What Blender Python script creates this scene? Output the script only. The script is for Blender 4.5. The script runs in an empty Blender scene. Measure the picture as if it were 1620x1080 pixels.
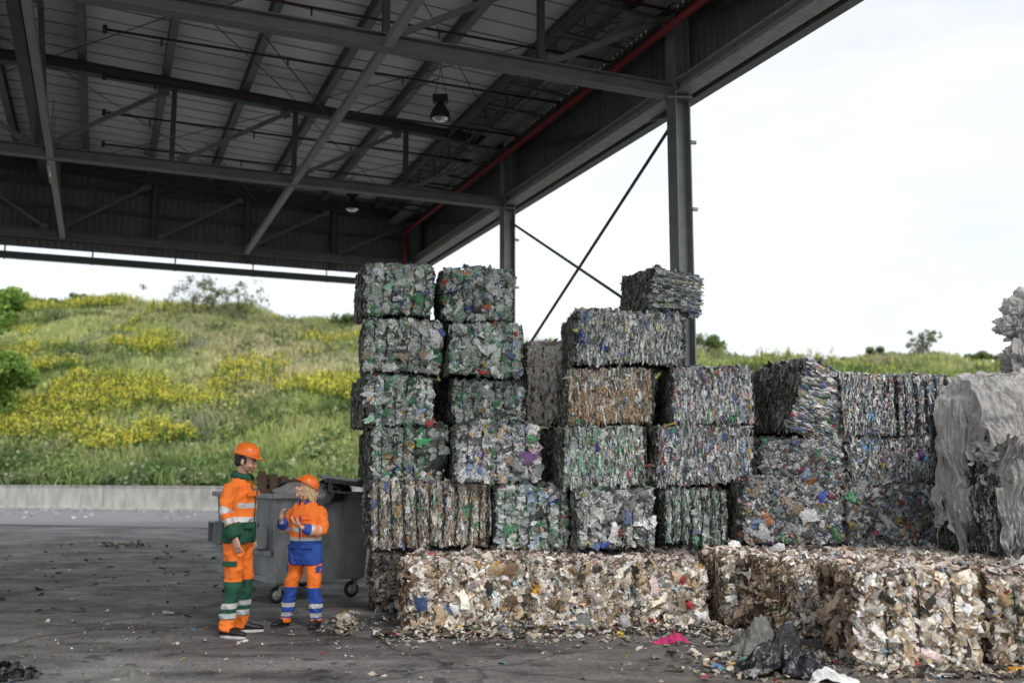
import bpy, bmesh, math, random
import numpy as np
from mathutils import Vector, Matrix
random.seed(7)
C = bpy.context.scene.collection
R = math.radians
F = 1550.0
PITCH = math.atan(205/F)
CAMZ = 1.6

def at(px, py, Y):
    """point at distance Y in front of the camera on the ray of photo pixel px,py"""
    x = px-810; u = 540-py
    y = F*math.cos(PITCH)-u*math.sin(PITCH); z = F*math.sin(PITCH)+u*math.cos(PITCH)
    return (x/y*Y, Y, CAMZ+z/y*Y)

# ------------------------------------------------------------------ materials
def mat(name, col, rough=0.6, metal=0.0, noise=0.25, scale=8.0, bump=0.0, bscale=40.0, col2=None, spec=0.5, attr=False, trans=0.0, stretch=None, sheen=0.0, detail=6):
    m = bpy.data.materials.new(name); m.use_nodes = True
    nt = m.node_tree; n = nt.nodes; l = nt.links
    b = n['Principled BSDF']
    b.inputs['Roughness'].default_value = rough; b.inputs['Metallic'].default_value = metal
    b.inputs['Specular IOR Level'].default_value = spec
    tc = n.new('ShaderNodeTexCoord'); mp = n.new('ShaderNodeMapping'); l.new(tc.outputs['Object'], mp.inputs['Vector'])
    if stretch: mp.inputs['Scale'].default_value = stretch
    nz = n.new('ShaderNodeTexNoise'); nz.inputs['Scale'].default_value = scale; nz.inputs['Detail'].default_value = detail; nz.inputs['Roughness'].default_value = 0.62
    l.new(mp.outputs[0], nz.inputs['Vector'])
    rp = n.new('ShaderNodeValToRGB'); rp.color_ramp.elements[0].position = .3; rp.color_ramp.elements[1].position = .7
    l.new(nz.outputs['Fac'], rp.inputs['Fac'])
    if attr:
        a = n.new('ShaderNodeAttribute'); a.attribute_name = 'Col'
        mx = n.new('ShaderNodeMix'); mx.data_type = 'RGBA'; mx.blend_type = 'MULTIPLY'; mx.inputs['Factor'].default_value = 1.0
        lo = 1-noise; hi = 1+noise
        rp.color_ramp.elements[0].color = (lo,lo,lo,1); rp.color_ramp.elements[1].color = (hi,hi,hi,1)
        l.new(a.outputs['Color'], mx.inputs['A']); l.new(rp.outputs['Color'], mx.inputs['B'])
        out = mx.outputs['Result']
    else:
        c2 = col2 or tuple(max(0, c*(1-noise)) for c in col); c1 = col if col2 else tuple(min(1, c*(1+noise)) for c in col)
        rp.color_ramp.elements[0].color = (*c2, 1); rp.color_ramp.elements[1].color = (*c1, 1)
        out = rp.outputs['Color']
    l.new(out, b.inputs['Base Color'])
    if bump:
        n2 = n.new('ShaderNodeTexNoise'); n2.inputs['Scale'].default_value = bscale; n2.inputs['Detail'].default_value = 4
        l.new(mp.outputs[0], n2.inputs['Vector'])
        bp = n.new('ShaderNodeBump'); bp.inputs['Strength'].default_value = bump; bp.inputs['Distance'].default_value = .02
        l.new(n2.outputs['Fac'], bp.inputs['Height']); l.new(bp.outputs[0], b.inputs['Normal'])
    if trans:
        o = n['Material Output']; tr = n.new('ShaderNodeBsdfTranslucent'); ms = n.new('ShaderNodeMixShader'); ms.inputs[0].default_value = trans
        l.new(out, tr.inputs['Color']); l.new(b.outputs[0], ms.inputs[1]); l.new(tr.outputs[0], ms.inputs[2]); l.new(ms.outputs[0], o.inputs['Surface'])
    return m

M = {}
M['steel'] = mat('painted_steel', (.17,.18,.175), .5, .2, .18, 3, .05, 60)
M['steel_dark'] = mat('dark_steel', (.08,.085,.082), .55, .2, .2, 4)
M['steel_pale'] = mat('pale_steel', (.3,.31,.3), .5, .2, .15, 3)
M['galv'] = mat('galvanised_column', (.24,.26,.26), .5, .3, .16, 5, .05, 30)
M['panel'] = mat('roof_panel', (.80,.79,.80), .6, 0, .12, .7)
M['panel_seam'] = mat('panel_seam', (.26,.26,.26), .7)
M['clad'] = mat('wall_cladding', (.17,.175,.168), .5, .1, .2, 2, stretch=(1,1,.15))
M['red'] = mat('red_pipe', (.20,.02,.022), .5, 0, .15, 6)
M['red_dark'] = mat('dark_red_pipe', (.05,.016,.015), .5, 0, .15, 6)
M['trim'] = mat('pale_trim', (.38,.38,.36), .5)
M['gutter_m'] = mat('gutter_metal', (.10,.115,.11), .45, .3, .1)
M['black'] = mat('black_plastic', (.018,.018,.02), .4, 0, .3, 10, .2, 30)
M['lamp_glass'] = mat('lamp_glass', (.95,.95,.93), .22, .9, .1, 40)
M['pet'] = mat('crushed_bottle_plastic', (1,1,1), .27, 0, .62, 42, .9, 70, attr=True, spec=.75, detail=5)
M['paper'] = mat('waste_paper', (1,1,1), .8, 0, .42, 36, .6, 60, attr=True, spec=.25, detail=5)
M['core'] = mat('bale_core', (.025,.025,.022), .9, 0, .5, 20)
M['wire'] = mat('baling_wire', (.03,.03,.028), .5, .6, .2)
M['film'] = mat('plastic_film', (.64,.63,.61), .33, 0, .2, 9, 1.0, 26, trans=.35, spec=.7)
_f=M['film'].node_tree; _o=_f.nodes['Material Output']; _s=_o.inputs['Surface'].links[0].from_socket; _t=_f.nodes.new('ShaderNodeBsdfTransparent'); _m=_f.nodes.new('ShaderNodeMixShader'); _m.inputs[0].default_value=.14; _f.links.new(_s,_m.inputs[1]); _f.links.new(_t.outputs[0],_m.inputs[2]); _f.links.new(_m.outputs[0],_o.inputs['Surface'])
M['bag'] = mat('black_bag_film', (.010,.011,.014), .28, 0, .3, 6, .5, 22, spec=.6)
M['clear'] = mat('cloudy_film', (.20,.20,.185), .35, 0, .3, 8, .5, 18, trans=.2)
M['pink'] = mat('pink_cloth', (.55,.03,.16), .7, 0, .25, 20, .4, 40)
M['leaf'] = mat('meadow_leaves', (1,1,1), .65, 0, .28, 1.5, attr=True, spec=.2, trans=.28)
M['bark'] = mat('bark', (.09,.07,.05), .9, 0, .4, 12, .5, 30)
M['orange'] = mat('orange_fabric', (.95,.215,.035), .72, 0, .07, 14, .22, 120, spec=.25)
M['green'] = mat('green_fabric', (.022,.09,.055), .75, 0, .18, 14, .22, 120, spec=.25)
M['blue'] = mat('blue_fabric', (.03,.085,.36), .75, 0, .16, 14, .22, 120, spec=.25)
M['silver'] = mat('reflective_tape', (.56,.57,.56), .42, .1, .12, 30, .15, 80)
M['skin'] = mat('skin', (.62,.37,.27), .5, 0, .07, 20, spec=.35)
M['skin_pale'] = mat('pale_skin', (.70,.44,.34), .5, 0, .07, 20, spec=.35)
M['lips'] = mat('lips', (.42,.14,.12), .45)
M['brow'] = mat('eyebrow', (.05,.03,.02), .8)
M['eyewhite'] = mat('eye', (.10,.09,.08), .2)
M['hair_dark'] = mat('dark_hair', (.022,.015,.012), .55, 0, .35, 60)
M['hair_blond'] = mat('blond_hair', (.58,.42,.24), .5, 0, .25, 50, .5, 90)
M['helmet'] = mat('orange_helmet', (.92,.19,.02), .28, 0, .05, 6)
M['shoe'] = mat('black_shoe', (.012,.012,.013), .5, 0, .2)
M['sole'] = mat('white_sole', (.6,.6,.58), .6)
M['white'] = mat('white_cloth', (.75,.75,.74), .7)
M['bin'] = mat('container_steel', (.34,.365,.37), .45, .15, .3, 4, .3, 10, col2=(.13,.145,.15), stretch=(1,1,.45), detail=9)
M['rubber'] = mat('rubber', (.02,.02,.02), .7)
M['wood'] = mat('weathered_wood', (.22,.15,.095), .8, 0, .35, 9, .4, 40, stretch=(1,6,6))
M['yellow'] = mat('yellow_plastic', (.6,.27,.02), .35)
M['mint'] = mat('mint_plastic', (.3,.55,.4), .5, 0, .2, 14, .4)

# ------------------------------------------------------------------ objects
def tag(o, label=None, cat=None, group=None, kind=None):
    if label: o['label'] = label
    if cat: o['category'] = cat
    if group: o['group'] = group
    if kind: o['kind'] = kind
    return o
def empty(name, loc, rz=0, label=None, cat=None, group=None):
    o = bpy.data.objects.new(name, None); C.objects.link(o); o.location = loc; o.rotation_euler = (0,0,rz); o.empty_display_size = .2
    return tag(o, label, cat, group)
def link(name, me, parent=None, mats=None, smooth=False):
    o = bpy.data.objects.new(name, me); C.objects.link(o)
    if parent: o.parent = parent
    if mats:
        for m in (mats if isinstance(mats, (list,tuple)) else [mats]): me.materials.append(M[m])
    if smooth: me.polygons.foreach_set('use_smooth', np.ones(len(me.polygons), bool))
    return o

class MB:
    """collects simple solids into one mesh"""
    def __init__(s): s.v=[]; s.f=[]; s.mi=[]
    def add(s, vs, fs, mi=0):
        k=len(s.v); s.v += [tuple(p) for p in vs]; s.f += [tuple(i+k for i in f) for f in fs]; s.mi += [mi]*len(fs); return s
    def bar(s, p0, p1, w, h, up=(0,0,1), mi=0, off=(0,0)):
        p0=Vector(p0); p1=Vector(p1); d=(p1-p0).normalized(); up=Vector(up)
        if abs(d.dot(up))>.98: up=Vector((1,0,0))
        a=d.cross(up).normalized(); b=a.cross(d).normalized()
        vs=[]
        for p in (p0,p1):
            c=p+a*off[0]+b*off[1]
            for sx,sy in ((-1,-1),(1,-1),(1,1),(-1,1)): vs.append(c+a*(w/2*sx)+b*(h/2*sy))
        return s.add(vs, [(0,3,2,1),(4,5,6,7),(0,1,5,4),(1,2,6,5),(2,3,7,6),(3,0,4,7)], mi)
    def ibeam(s, p0, p1, w, h, tf=.02, tw=.014, up=(0,0,1), mi=0):
        s.bar(p0,p1,w,tf,up,mi,(0,-h/2+tf/2)); s.bar(p0,p1,w,tf,up,mi,(0,h/2-tf/2)); s.bar(p0,p1,tw,h-2*tf,up,mi); return s
    def box(s, c, sz, mi=0, rz=0, rx=0, ry=0):
        m=Matrix.Translation(c)@Matrix.Rotation(rz,4,'Z')@Matrix.Rotation(ry,4,'Y')@Matrix.Rotation(rx,4,'X')
        vs=[m@Vector((sz[0]/2*a,sz[1]/2*b,sz[2]/2*c2)) for c2 in (-1,1) for a,b in ((-1,-1),(1,-1),(1,1),(-1,1))]
        return s.add(vs, [(0,3,2,1),(4,5,6,7),(0,1,5,4),(1,2,6,5),(2,3,7,6),(3,0,4,7)], mi)
    def tube(s, pts, rad, n=8, mi=0, cap=True):
        pts=[Vector(p) for p in pts]; rs = rad if isinstance(rad,(list,tuple)) else [rad]*len(pts)
        k=len(s.v); vs=[]
        a=None
        for i,p in enumerate(pts):
            d=(pts[min(i+1,len(pts)-1)]-pts[max(i-1,0)]).normalized()
            if a is None:
                a=d.cross(Vector((0,0,1)) if abs(d.z)<.9 else Vector((1,0,0))).normalized()
            else: a=(a-d*a.dot(d)).normalized()
            b=d.cross(a)
            for j in range(n):
                t=2*math.pi*j/n; vs.append(p+(a*math.cos(t)+b*math.sin(t))*rs[i])
        fs=[(i*n+j, i*n+(j+1)%n, (i+1)*n+(j+1)%n, (i+1)*n+j) for i in range(len(pts)-1) for j in range(n)]
        if cap: fs += [tuple(range(n))[::-1], tuple((len(pts)-1)*n+j for j in range(n))]
        return s.add(vs, fs, mi)
    def lathe(s, c, prof, n=20, mi=0, axis=None):
        vs=[]; 
        for r,z in prof:
            for j in range(n):
                t=2*math.pi*j/n; vs.append(Vector((r*math.cos(t), r*math.sin(t), z)))
        if axis is not None:
            q=Vector((0,0,1)).rotation_difference(Vector(axis)); vs=[q@v for v in vs]
        vs=[v+Vector(c) for v in vs]
        fs=[(i*n+j, i*n+(j+1)%n, (i+1)*n+(j+1)%n, (i+1)*n+j) for i in range(len(prof)-1) for j in range(n)]
        fs += [tuple(range(n))[::-1], tuple((len(prof)-1)*n+j for j in range(n))]
        return s.add(vs, fs, mi)
    def ell(s, c, r, rot=None, n=14, mi=0):
        vs=[]; rings=n//2+1
        for i in range(1,rings):
            ph=math.pi*i/rings
            for j in range(n):
                t=2*math.pi*j/n; vs.append(Vector((r[0]*math.sin(ph)*math.cos(t), r[1]*math.sin(ph)*math.sin(t), r[2]*math.cos(ph))))
        vs += [Vector((0,0,r[2])), Vector((0,0,-r[2]))]
        if rot is not None: vs=[rot@v for v in vs]
        vs=[v+Vector(c) for v in vs]; m=rings-1
        fs=[(i*n+j,(i+1)*n+j,(i+1)*n+(j+1)%n,i*n+(j+1)%n) for i in range(m-1) for j in range(n)]
        fs += [(m*n, j, (j+1)%n) for j in range(n)] + [(m*n+1,(m-1)*n+(j+1)%n,(m-1)*n+j) for j in range(n)]
        return s.add(vs, fs, mi)
    def loft(s, rings, n=18, mi=0, p=2.0):
        """rings: (centre, axis a with its length, axis b with its length)"""
        vs=[]
        for c,a,b in rings:
            c=Vector(c);a=Vector(a);b=Vector(b)
            for j in range(n):
                t=2*math.pi*j/n; ct=math.cos(t); st=math.sin(t)
                vs.append(c+a*(math.copysign(abs(ct)**(2/p),ct))+b*(math.copysign(abs(st)**(2/p),st)))
        m=len(rings)
        fs=[(i*n+j, i*n+(j+1)%n, (i+1)*n+(j+1)%n, (i+1)*n+j) for i in range(m-1) for j in range(n)]
        fs += [tuple(range(n))[::-1], tuple((m-1)*n+j for j in range(n))]
        return s.add(vs, fs, mi)
    def mesh(s, name):
        me=bpy.data.meshes.new(name); me.from_pydata(s.v,[],s.f); me.polygons.foreach_set('material_index', s.mi); me.update(); return me
    def build(s, name, mats, parent=None, smooth=False, bevel=0):
        o=link(name, s.mesh(name), parent, mats, smooth)
        if bevel:
            b=o.modifiers.new('bevel','BEVEL'); b.width=bevel; b.segments=2; b.limit_method='ANGLE'
        return o

# ------------------------------------------------------------------ numpy noise and flakes
def _h(ix,iy,iz,seed):
    n=(ix*374761393+iy*668265263+iz*2147483647+seed*1274126177)&0xffffffff
    n=((n^(n>>13))*1274126177)&0xffffffff
    return ((n^(n>>16))&0xffff)/65535.0
def vn(p, scale=1.0, seed=0):
    """value noise -1..1 on an (N,3) array"""
    p=np.asarray(p,float)*scale; i=np.floor(p).astype(np.int64); f=p-i; f=f*f*(3-2*f); r=0
    for dx in (0,1):
        for dy in (0,1):
            for dz in (0,1):
                w=(f[:,0] if dx else 1-f[:,0])*(f[:,1] if dy else 1-f[:,1])*(f[:,2] if dz else 1-f[:,2])
                r=r+w*_h(i[:,0]+dx,i[:,1]+dy,i[:,2]+dz,seed)
    return r*2-1

def nrm(a): return a/np.maximum(np.linalg.norm(a,axis=-1,keepdims=True),1e-9)

class NM:
    """big mesh of quads with a colour per vertex"""
    def __init__(s): s.v=[]; s.q=[]; s.c=[]; s.k=0
    def add(s, v, q, c):
        s.v.append(np.asarray(v,np.float32)); s.q.append(np.asarray(q,np.int64)+s.k); s.c.append(np.asarray(c,np.float32)); s.k+=len(v)
    def flakes(s, rng, P, A, B, N, w, h, col, bend=.25, crump=.12, nu=4, nv=4, jit=.14, cvar=.12):
        n=len(P); u,v=np.meshgrid(np.linspace(-.5,.5,nu),np.linspace(-.5,.5,nv),indexing='ij'); u=u.ravel(); v=v.ravel(); k=nu*nv
        w=np.broadcast_to(np.asarray(w,float),(n,)); h=np.broadcast_to(np.asarray(h,float),(n,))
        U=u[None]+rng.uniform(-jit,jit,(n,k)); V=v[None]+rng.uniform(-jit,jit,(n,k))
        bd=rng.uniform(-.4,1,(n,1))*bend; bd2=rng.uniform(-1,1,(n,1))*bend
        Z=(bd*(1-4*u[None]**2)+bd2*(1-4*v[None]**2)*.6+rng.uniform(-1,1,(n,k))*crump)*np.minimum(w,h)[:,None]
        X=P[:,None]+A[:,None]*(U*w[:,None])[...,None]+B[:,None]*(V*h[:,None])[...,None]+N[:,None]*Z[...,None]
        ii=np.arange(nu-1)[:,None]*nv+np.arange(nv-1)[None]; ii=ii.ravel()
        q=np.stack([ii,ii+nv,ii+nv+1,ii+1],-1)[None]+(np.arange(n)*k)[:,None,None]
        cc=np.clip(col[:,None]*(1+rng.uniform(-cvar,cvar,(n,k,1))),0,1)
        s.add(X.reshape(-1,3), q.reshape(-1,4), cc.reshape(-1,3))
    def build(s, name, mats, parent=None, smooth=False, mi=None):
        v=np.concatenate(s.v); q=np.concatenate(s.q); c=np.concatenate(s.c); me=bpy.data.meshes.new(name)
        me.vertices.add(len(v)); me.vertices.foreach_set('co', v.ravel())
        me.loops.add(len(q)*4); me.loops.foreach_set('vertex_index', q.ravel().astype(np.int32))
        me.polygons.add(len(q)); me.polygons.foreach_set('loop_start', np.arange(0,len(q)*4,4,dtype=np.int32))
        at_=me.color_attributes.new('Col','FLOAT_COLOR','POINT'); at_.data.foreach_set('color', np.concatenate([c,np.ones((len(c),1),np.float32)],1).ravel())
        me.update(); me.validate()
        return link(name, me, parent, mats, smooth)

def frames(rng, n, up, nor, tilt, spin):
    """orthonormal frames near normal nor with B near up; tilt, spin in radians"""
    nor=np.broadcast_to(nor,(n,3)); up=np.broadcast_to(up,(n,3)); a=nrm(np.cross(up,nor)); b=np.cross(nor,a)
    s=rng.uniform(-spin,spin,(n,1)); b2=b*np.cos(s)+a*np.sin(s); a2=a*np.cos(s)-b*np.sin(s)
    t=rng.uniform(-tilt[0],tilt[0],(n,1)); n2=nor*np.cos(t)+a2*np.sin(t); a3=a2*np.cos(t)-nor*np.sin(t)
    t=rng.uniform(-tilt[1],tilt[1],(n,1)); n3=n2*np.cos(t)+b2*np.sin(t); b3=b2*np.cos(t)-n2*np.sin(t)
    return a3,b3,n3

PET = [((.46,.51,.47),26),((.60,.64,.60),18),((.32,.38,.34),15),((.84,.85,.82),9),((.13,.155,.135),12),((.05,.055,.05),6),((.07,.27,.12),7),((.26,.44,.32),9),
       ((.07,.11,.27),1.3),((.27,.35,.46),3.5),((.42,.33,.24),4),((.55,.35,.08),.8),((.4,.05,.05),.8),((.6,.22,.06),.5)]
PETB = [((.50,.46,.41),26),((.66,.60,.52),14),((.44,.32,.22),15),((.80,.78,.74),11),((.13,.12,.10),14),((.12,.24,.12),6),((.45,.27,.12),7),((.10,.14,.30),3),((.35,.37,.36),14)]
FILMY = [((.40,.41,.40),24),((.56,.57,.56),18),((.2,.21,.205),20),((.07,.075,.07),12),((.6,.6,.58),6),((.10,.22,.13),4),((.08,.11,.25),2),((.45,.38,.15),1)]
MIX = [((.48,.50,.50),20),((.66,.67,.68),16),((.85,.85,.85),13),((.10,.11,.11),12),((.25,.27,.27),10),((.08,.14,.30),3.5),((.28,.39,.52),5),((.12,.30,.13),3.5),((.50,.40,.28),5),((.62,.40,.10),1.8),((.45,.07,.08),2.2),((.62,.42,.44),2.5),((.25,.12,.35),1)]
CREAM = [((.62,.56,.48),26),((.72,.68,.62),22),((.42,.36,.29),16),((.22,.18,.14),12),((.8,.78,.74),12),((.08,.07,.06),6),((.5,.32,.2),3)]
CARD = [((.78,.70,.58),28),((.88,.82,.73),27),((.90,.88,.84),15),((.52,.39,.26),12),((.30,.20,.12),6),((.52,.40,.27),10),((.06,.055,.05),5),((.62,.50,.47),5),((.35,.37,.37),4),
        ((.55,.05,.07),.9),((.55,.30,.05),1.2),((.12,.2,.42),.8),((.15,.3,.2),.7),((.35,.5,.55),1)]
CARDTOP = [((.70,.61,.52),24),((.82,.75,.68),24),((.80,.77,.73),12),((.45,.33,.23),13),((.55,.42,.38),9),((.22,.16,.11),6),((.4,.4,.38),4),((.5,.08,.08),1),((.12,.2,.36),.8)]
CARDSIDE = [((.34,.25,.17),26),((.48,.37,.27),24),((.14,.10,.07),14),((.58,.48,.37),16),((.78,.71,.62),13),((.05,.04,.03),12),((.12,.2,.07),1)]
DARKSIDE = [((.11,.115,.10),30),((.18,.185,.165),26),((.06,.06,.055),20),((.22,.22,.20),10),((.34,.34,.32),3),((.06,.13,.07),3)]  # edge-on layers, with the shade on bale sides painted in as darker colours
def pick(rng, pal, n):
    c=np.array([p[0] for p in pal]); w=np.array([p[1] for p in pal],float); w/=w.sum()
    i=rng.choice(len(c),n,p=w); return c[i]*rng.uniform(.75,1.2,(n,1))

ACC = [(.06,.34,.13),(.10,.40,.18),(.04,.22,.10),(.04,.08,.30),(.75,.76,.75),(.5,.55,.56)]
def make_bale(root, W, D, H, style, pal, seed, straps=5, accents=5, dens=1.0, mt='pet', top_pal=None, side_pal=None, acc=None, ragged=1.0, sidestyle='edge', bright=1.0, name='compressed_plastic', bands=None, soft=False):
    """bale of width W (x), depth D (y), height H (z), front towards -y; origin at base centre"""
    rng=np.random.default_rng(seed); nm=NM()
    sp=W/(straps+1) if straps else 9
    def warp(P):
        P=P.copy()
        cx=P[:,0]/(W/2); cz=(P[:,2]-H/2)/(H/2); cy=P[:,1]/(D/2)
        rr=.11
        for (i,j,sc) in ((0,2,1),(0,1,1),(1,2,1)):
            a=[cx,cy,cz][i]; b=[cx,cy,cz][j]
            e=np.clip(np.abs(a)-.86,0,1)/.14*np.clip(np.abs(b)-.86,0,1)/.14
            P[:,0]-=np.sign(cx)*e*rr*(1 if 0 in (i,j) else 0)*.6
            P[:,1]-=np.sign(cy)*e*rr*(1 if 1 in (i,j) else 0)*.6
            P[:,2]-=np.sign(cz)*e*rr*(1 if 2 in (i,j) else 0)*.6
        off=np.array([seed*3.1,seed*1.7,0])
        for k in range(3):
            P[:,k]+=vn(P+off,2.2,seed+k)*.034+vn(P+off,6,seed+9+k)*.016
        P[:,2]=np.maximum(P[:,2],.0)
        return P
    # core painted near black so the gaps between pieces read as shade
    n=10; g=np.linspace(-.5,.5,n); core=NM(); inn=.93
    for ax,sg in ((0,1),(0,-1),(1,1),(1,-1),(2,1),(2,-1)):
        a,b=np.meshgrid(g,g,indexing='ij'); P=np.zeros((n*n,3)); o=[k for k in range(3) if k!=ax]
        P[:,ax]=sg*.5; P[:,o[0]]=a.ravel(); P[:,o[1]]=b.ravel()
        P*=np.array([W-.07,D-.07,H-.05]); P[:,2]+=H/2
        ii=(np.arange(n-1)[:,None]*n+np.arange(n-1)[None]).ravel(); q=np.stack([ii,ii+n,ii+n+1,ii+1],-1)
        nm.add(warp(P), q, np.full((n*n,3),.022))
    accs=[(rng.uniform(-W/2,W/2),rng.uniform(0,H),rng.uniform(.03,.075),(acc or ACC)[rng.integers(len(acc or ACC))]) for _ in range(accents)]
    def face(kind, L1, L2, dn, sty, pl, lum=1.0):
        area=L1*L2
        if sty=='face': num=int(area*5200*dn)
        elif sty=='vert': num=int(area*5000*dn)
        elif sty=='layer': num=int(area*3800*dn)
        elif sty=='edge': num=int(area*4200*dn)
        elif sty=='top': num=int(area*3600*dn)
        elif sty=='scrap': num=int(area*6500*dn)
        p=rng.uniform(-.5,.5,num); q=rng.uniform(-.5,.5,num); dep=rng.uniform(-.05,.006,num)
        z3=np.zeros(num); P=np.zeros((num,3))
        if kind=='front': nor=(0,-1,0); up=(0,0,1); P[:,0]=p*W; P[:,2]=(q+.5)*H; P[:,1]=-D/2
        if kind=='back': nor=(0,1,0); up=(0,0,1); P[:,0]=p*W; P[:,2]=(q+.5)*H; P[:,1]=D/2
        if kind=='left': nor=(-1,0,0); up=(0,0,1); P[:,1]=p*D; P[:,2]=(q+.5)*H; P[:,0]=-W/2
        if kind=='right': nor=(1,0,0); up=(0,0,1); P[:,1]=p*D; P[:,2]=(q+.5)*H; P[:,0]=W/2
        if kind=='top': nor=(0,0,1); up=(0,1,0); P[:,0]=p*W; P[:,1]=q*D; P[:,2]=H
        nor=np.array(nor,float); up=np.array(up,float)
        if straps and kind in ('front','top','back'):
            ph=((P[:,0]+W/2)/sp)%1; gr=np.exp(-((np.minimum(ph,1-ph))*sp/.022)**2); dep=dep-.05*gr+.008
        P=warp(P)+nor*dep[:,None]
        col=pick(rng,pl,num)*lum*bright*(1.28 if mt=='pet' else 1.0)
        # patches: neighbouring pieces share a tone
        tone=vn(P+seed,9,seed+50)*.22+vn(P+seed,3,seed+51)*.16; col=col*(1+tone[:,None])
        if bands and kind=='front':
            for (z0,z1,bc) in bands:
                mk=(P[:,2]/H>z0)&(P[:,2]/H<z1)&(rng.random(num)<.6); col[mk]=np.array(bc)*rng.uniform(.6,1.3,(mk.sum(),1))
        if kind=='front':
            for (ax_,az_,ar_,ac_) in accs:
                dd=np.hypot((P[:,0]-ax_)*1.4,P[:,2]-az_); mk=(dd<ar_)&(rng.random(num)<.62); col[mk]=np.array(ac_)*rng.uniform(.6,1.35,(mk.sum(),1))
        # deeper pieces get a darker colour
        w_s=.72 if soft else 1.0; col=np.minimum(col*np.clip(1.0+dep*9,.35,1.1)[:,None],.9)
        if sty=='face':
            A,B,N=frames(rng,num,up,nor,(.65,.6),3.1); w=rng.lognormal(math.log(.029),.55,num); h=w*rng.uniform(.9,2.4,num); bend=.55; cr=.24; gu=(4,4)
        elif sty=='vert':
            A,B,N=frames(rng,num,up,nor,(1.15,.3),.3); w=rng.lognormal(math.log(.019),.5,num); h=rng.lognormal(math.log(.062),.5,num); bend=.5; cr=.2; gu=(3,5)
        elif sty=='layer':
            A,B,N=frames(rng,num,up,nor,(.3,1.1),.22); w=rng.lognormal(math.log(.09),.45,num); h=rng.lognormal(math.log(.022),.45,num); bend=.5; cr=.22; gu=(5,3)
        elif sty=='edge':
            A,B,N=frames(rng,num,up,nor,(1.2,.2),.14); w=rng.lognormal(math.log(.013),.4,num); h=rng.lognormal(math.log(.065),.45,num); bend=.5; cr=.3; gu=(2,5)
        elif sty=='scrap':
            A,B,N=frames(rng,num,up,nor,(.9,.9),3.1); w=rng.lognormal(math.log(.022),.6,num); h=w*rng.uniform(.8,2.6,num); bend=.5; cr=.28; gu=(4,4)
        else:
            A,B,N=frames(rng,num,up,nor,(.8,.8),3.1); w=rng.lognormal(math.log(.027),.5,num); h=w*rng.uniform(.8,2.2,num); bend=.4; cr=.22; gu=(3,4)
        if kind!='top' and not soft:
            lim=2*np.minimum((.5-np.abs(p))*L1,(.5-np.abs(q))*L2)+.018; w=np.minimum(w,lim); h=np.minimum(h,lim)
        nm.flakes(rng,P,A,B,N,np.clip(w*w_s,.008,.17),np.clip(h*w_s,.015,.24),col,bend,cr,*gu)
    tp=top_pal or pal; sdp=side_pal or pal
    face('front',W,H,dens,style,pal)
    face('top',W,D,.75*dens,'top',tp)
    if sidestyle=='mixed':
        face('left',D,H,dens*.5,'edge',sdp); face('left',D,H,dens*.5,'scrap',sdp); face('right',D,H,dens*.4,'scrap',sdp)
    else:
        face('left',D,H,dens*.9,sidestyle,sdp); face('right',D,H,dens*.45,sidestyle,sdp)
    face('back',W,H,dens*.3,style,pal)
    # loose pieces sticking out along the edges
    num=int(70*ragged*(W+D)); e=rng.integers(0,6,num); t=rng.uniform(-.5,.5,num); P=np.zeros((num,3))
    P[:,0]=np.where(e<2,t*W,np.where(e==2,-W/2,np.where(e==3,W/2,t*W))); P[:,1]=np.where(e<2,-D/2,np.where(e==4,t*D,np.where(e==5,D/2,-D/2)))
    P[:,0]=np.where(e==4,-W/2,P[:,0]); P[:,2]=np.where((e==2)|(e==3),(t+.5)*H,H); P[:,2]=np.where(e==1,.02,P[:,2])
    P=warp(P)+rng.normal(0,.02,(num,3)); nor=nrm(rng.normal(0,1,(num,3))); A=nrm(np.cross(nor,rng.normal(0,1,(num,3)))); B=np.cross(nor,A)
    P[:,2]=np.maximum(P[:,2],.015)
    nm.flakes(rng,P,A,B,nor,rng.uniform(.012,.04,num),rng.uniform(.03,.10,num),pick(rng,pal,num)*bright,.5,.25,3,4)
    o=nm.build(name,[mt],root)
    for i in range(straps):
        x=-W/2+sp*(i+1)+rng.uniform(-.012,.012); mb=MB(); pts=[]; y0=-D/2-.02; y1=D/2+.002
        for z in np.linspace(.03,H-.03,7): pts.append((x+rng.uniform(-.006,.006),y0+rng.uniform(-.004,.008),z))
        for y in np.linspace(y0+.04,y1-.04,4): pts.append((x,y,H-.002))
        for z in np.linspace(H-.03,.03,3): pts.append((x,y1,z))
        P=warp(np.array(pts)); mb.tube([tuple(p) for p in P],.0052,5); mb.build('strap','wire',root)
    return o
# ------------------------------------------------------------------ camera, sky, sun
cd=bpy.data.cameras.new('Camera'); cam=bpy.data.objects.new('Camera',cd); C.objects.link(cam); bpy.context.scene.camera=cam
cam.location=(0,0,CAMZ); cam.rotation_euler=(math.pi/2+PITCH,0,0); cd.sensor_width=36; cd.lens=36*F/1620; cd.clip_end=3000; cd.clip_start=.05
cd.dof.use_dof=True; cd.dof.focus_distance=10.6; cd.dof.aperture_fstop=1.0
sc=bpy.context.scene; sc.view_settings.view_transform='Standard'; sc.view_settings.look='None'; sc.view_settings.exposure=0
sc.render.engine='CYCLES'
w=bpy.data.worlds.new('World'); sc.world=w; w.use_nodes=True; nt=w.node_tree; n=nt.nodes; l=nt.links; n.clear()
SUN_EL=R(48); SUN_AZ=R(150)      # azimuth clockwise from +y: behind the camera, to the right
sky=n.new('ShaderNodeTexSky'); sky.sky_type='NISHITA'; sky.sun_disc=False; sky.sun_elevation=SUN_EL; sky.sun_rotation=SUN_AZ; sky.air_density=1; sky.dust_density=3
b1=n.new('ShaderNodeBackground'); b1.inputs['Strength'].default_value=.05; l.new(sky.outputs[0],b1.inputs['Color'])
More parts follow.
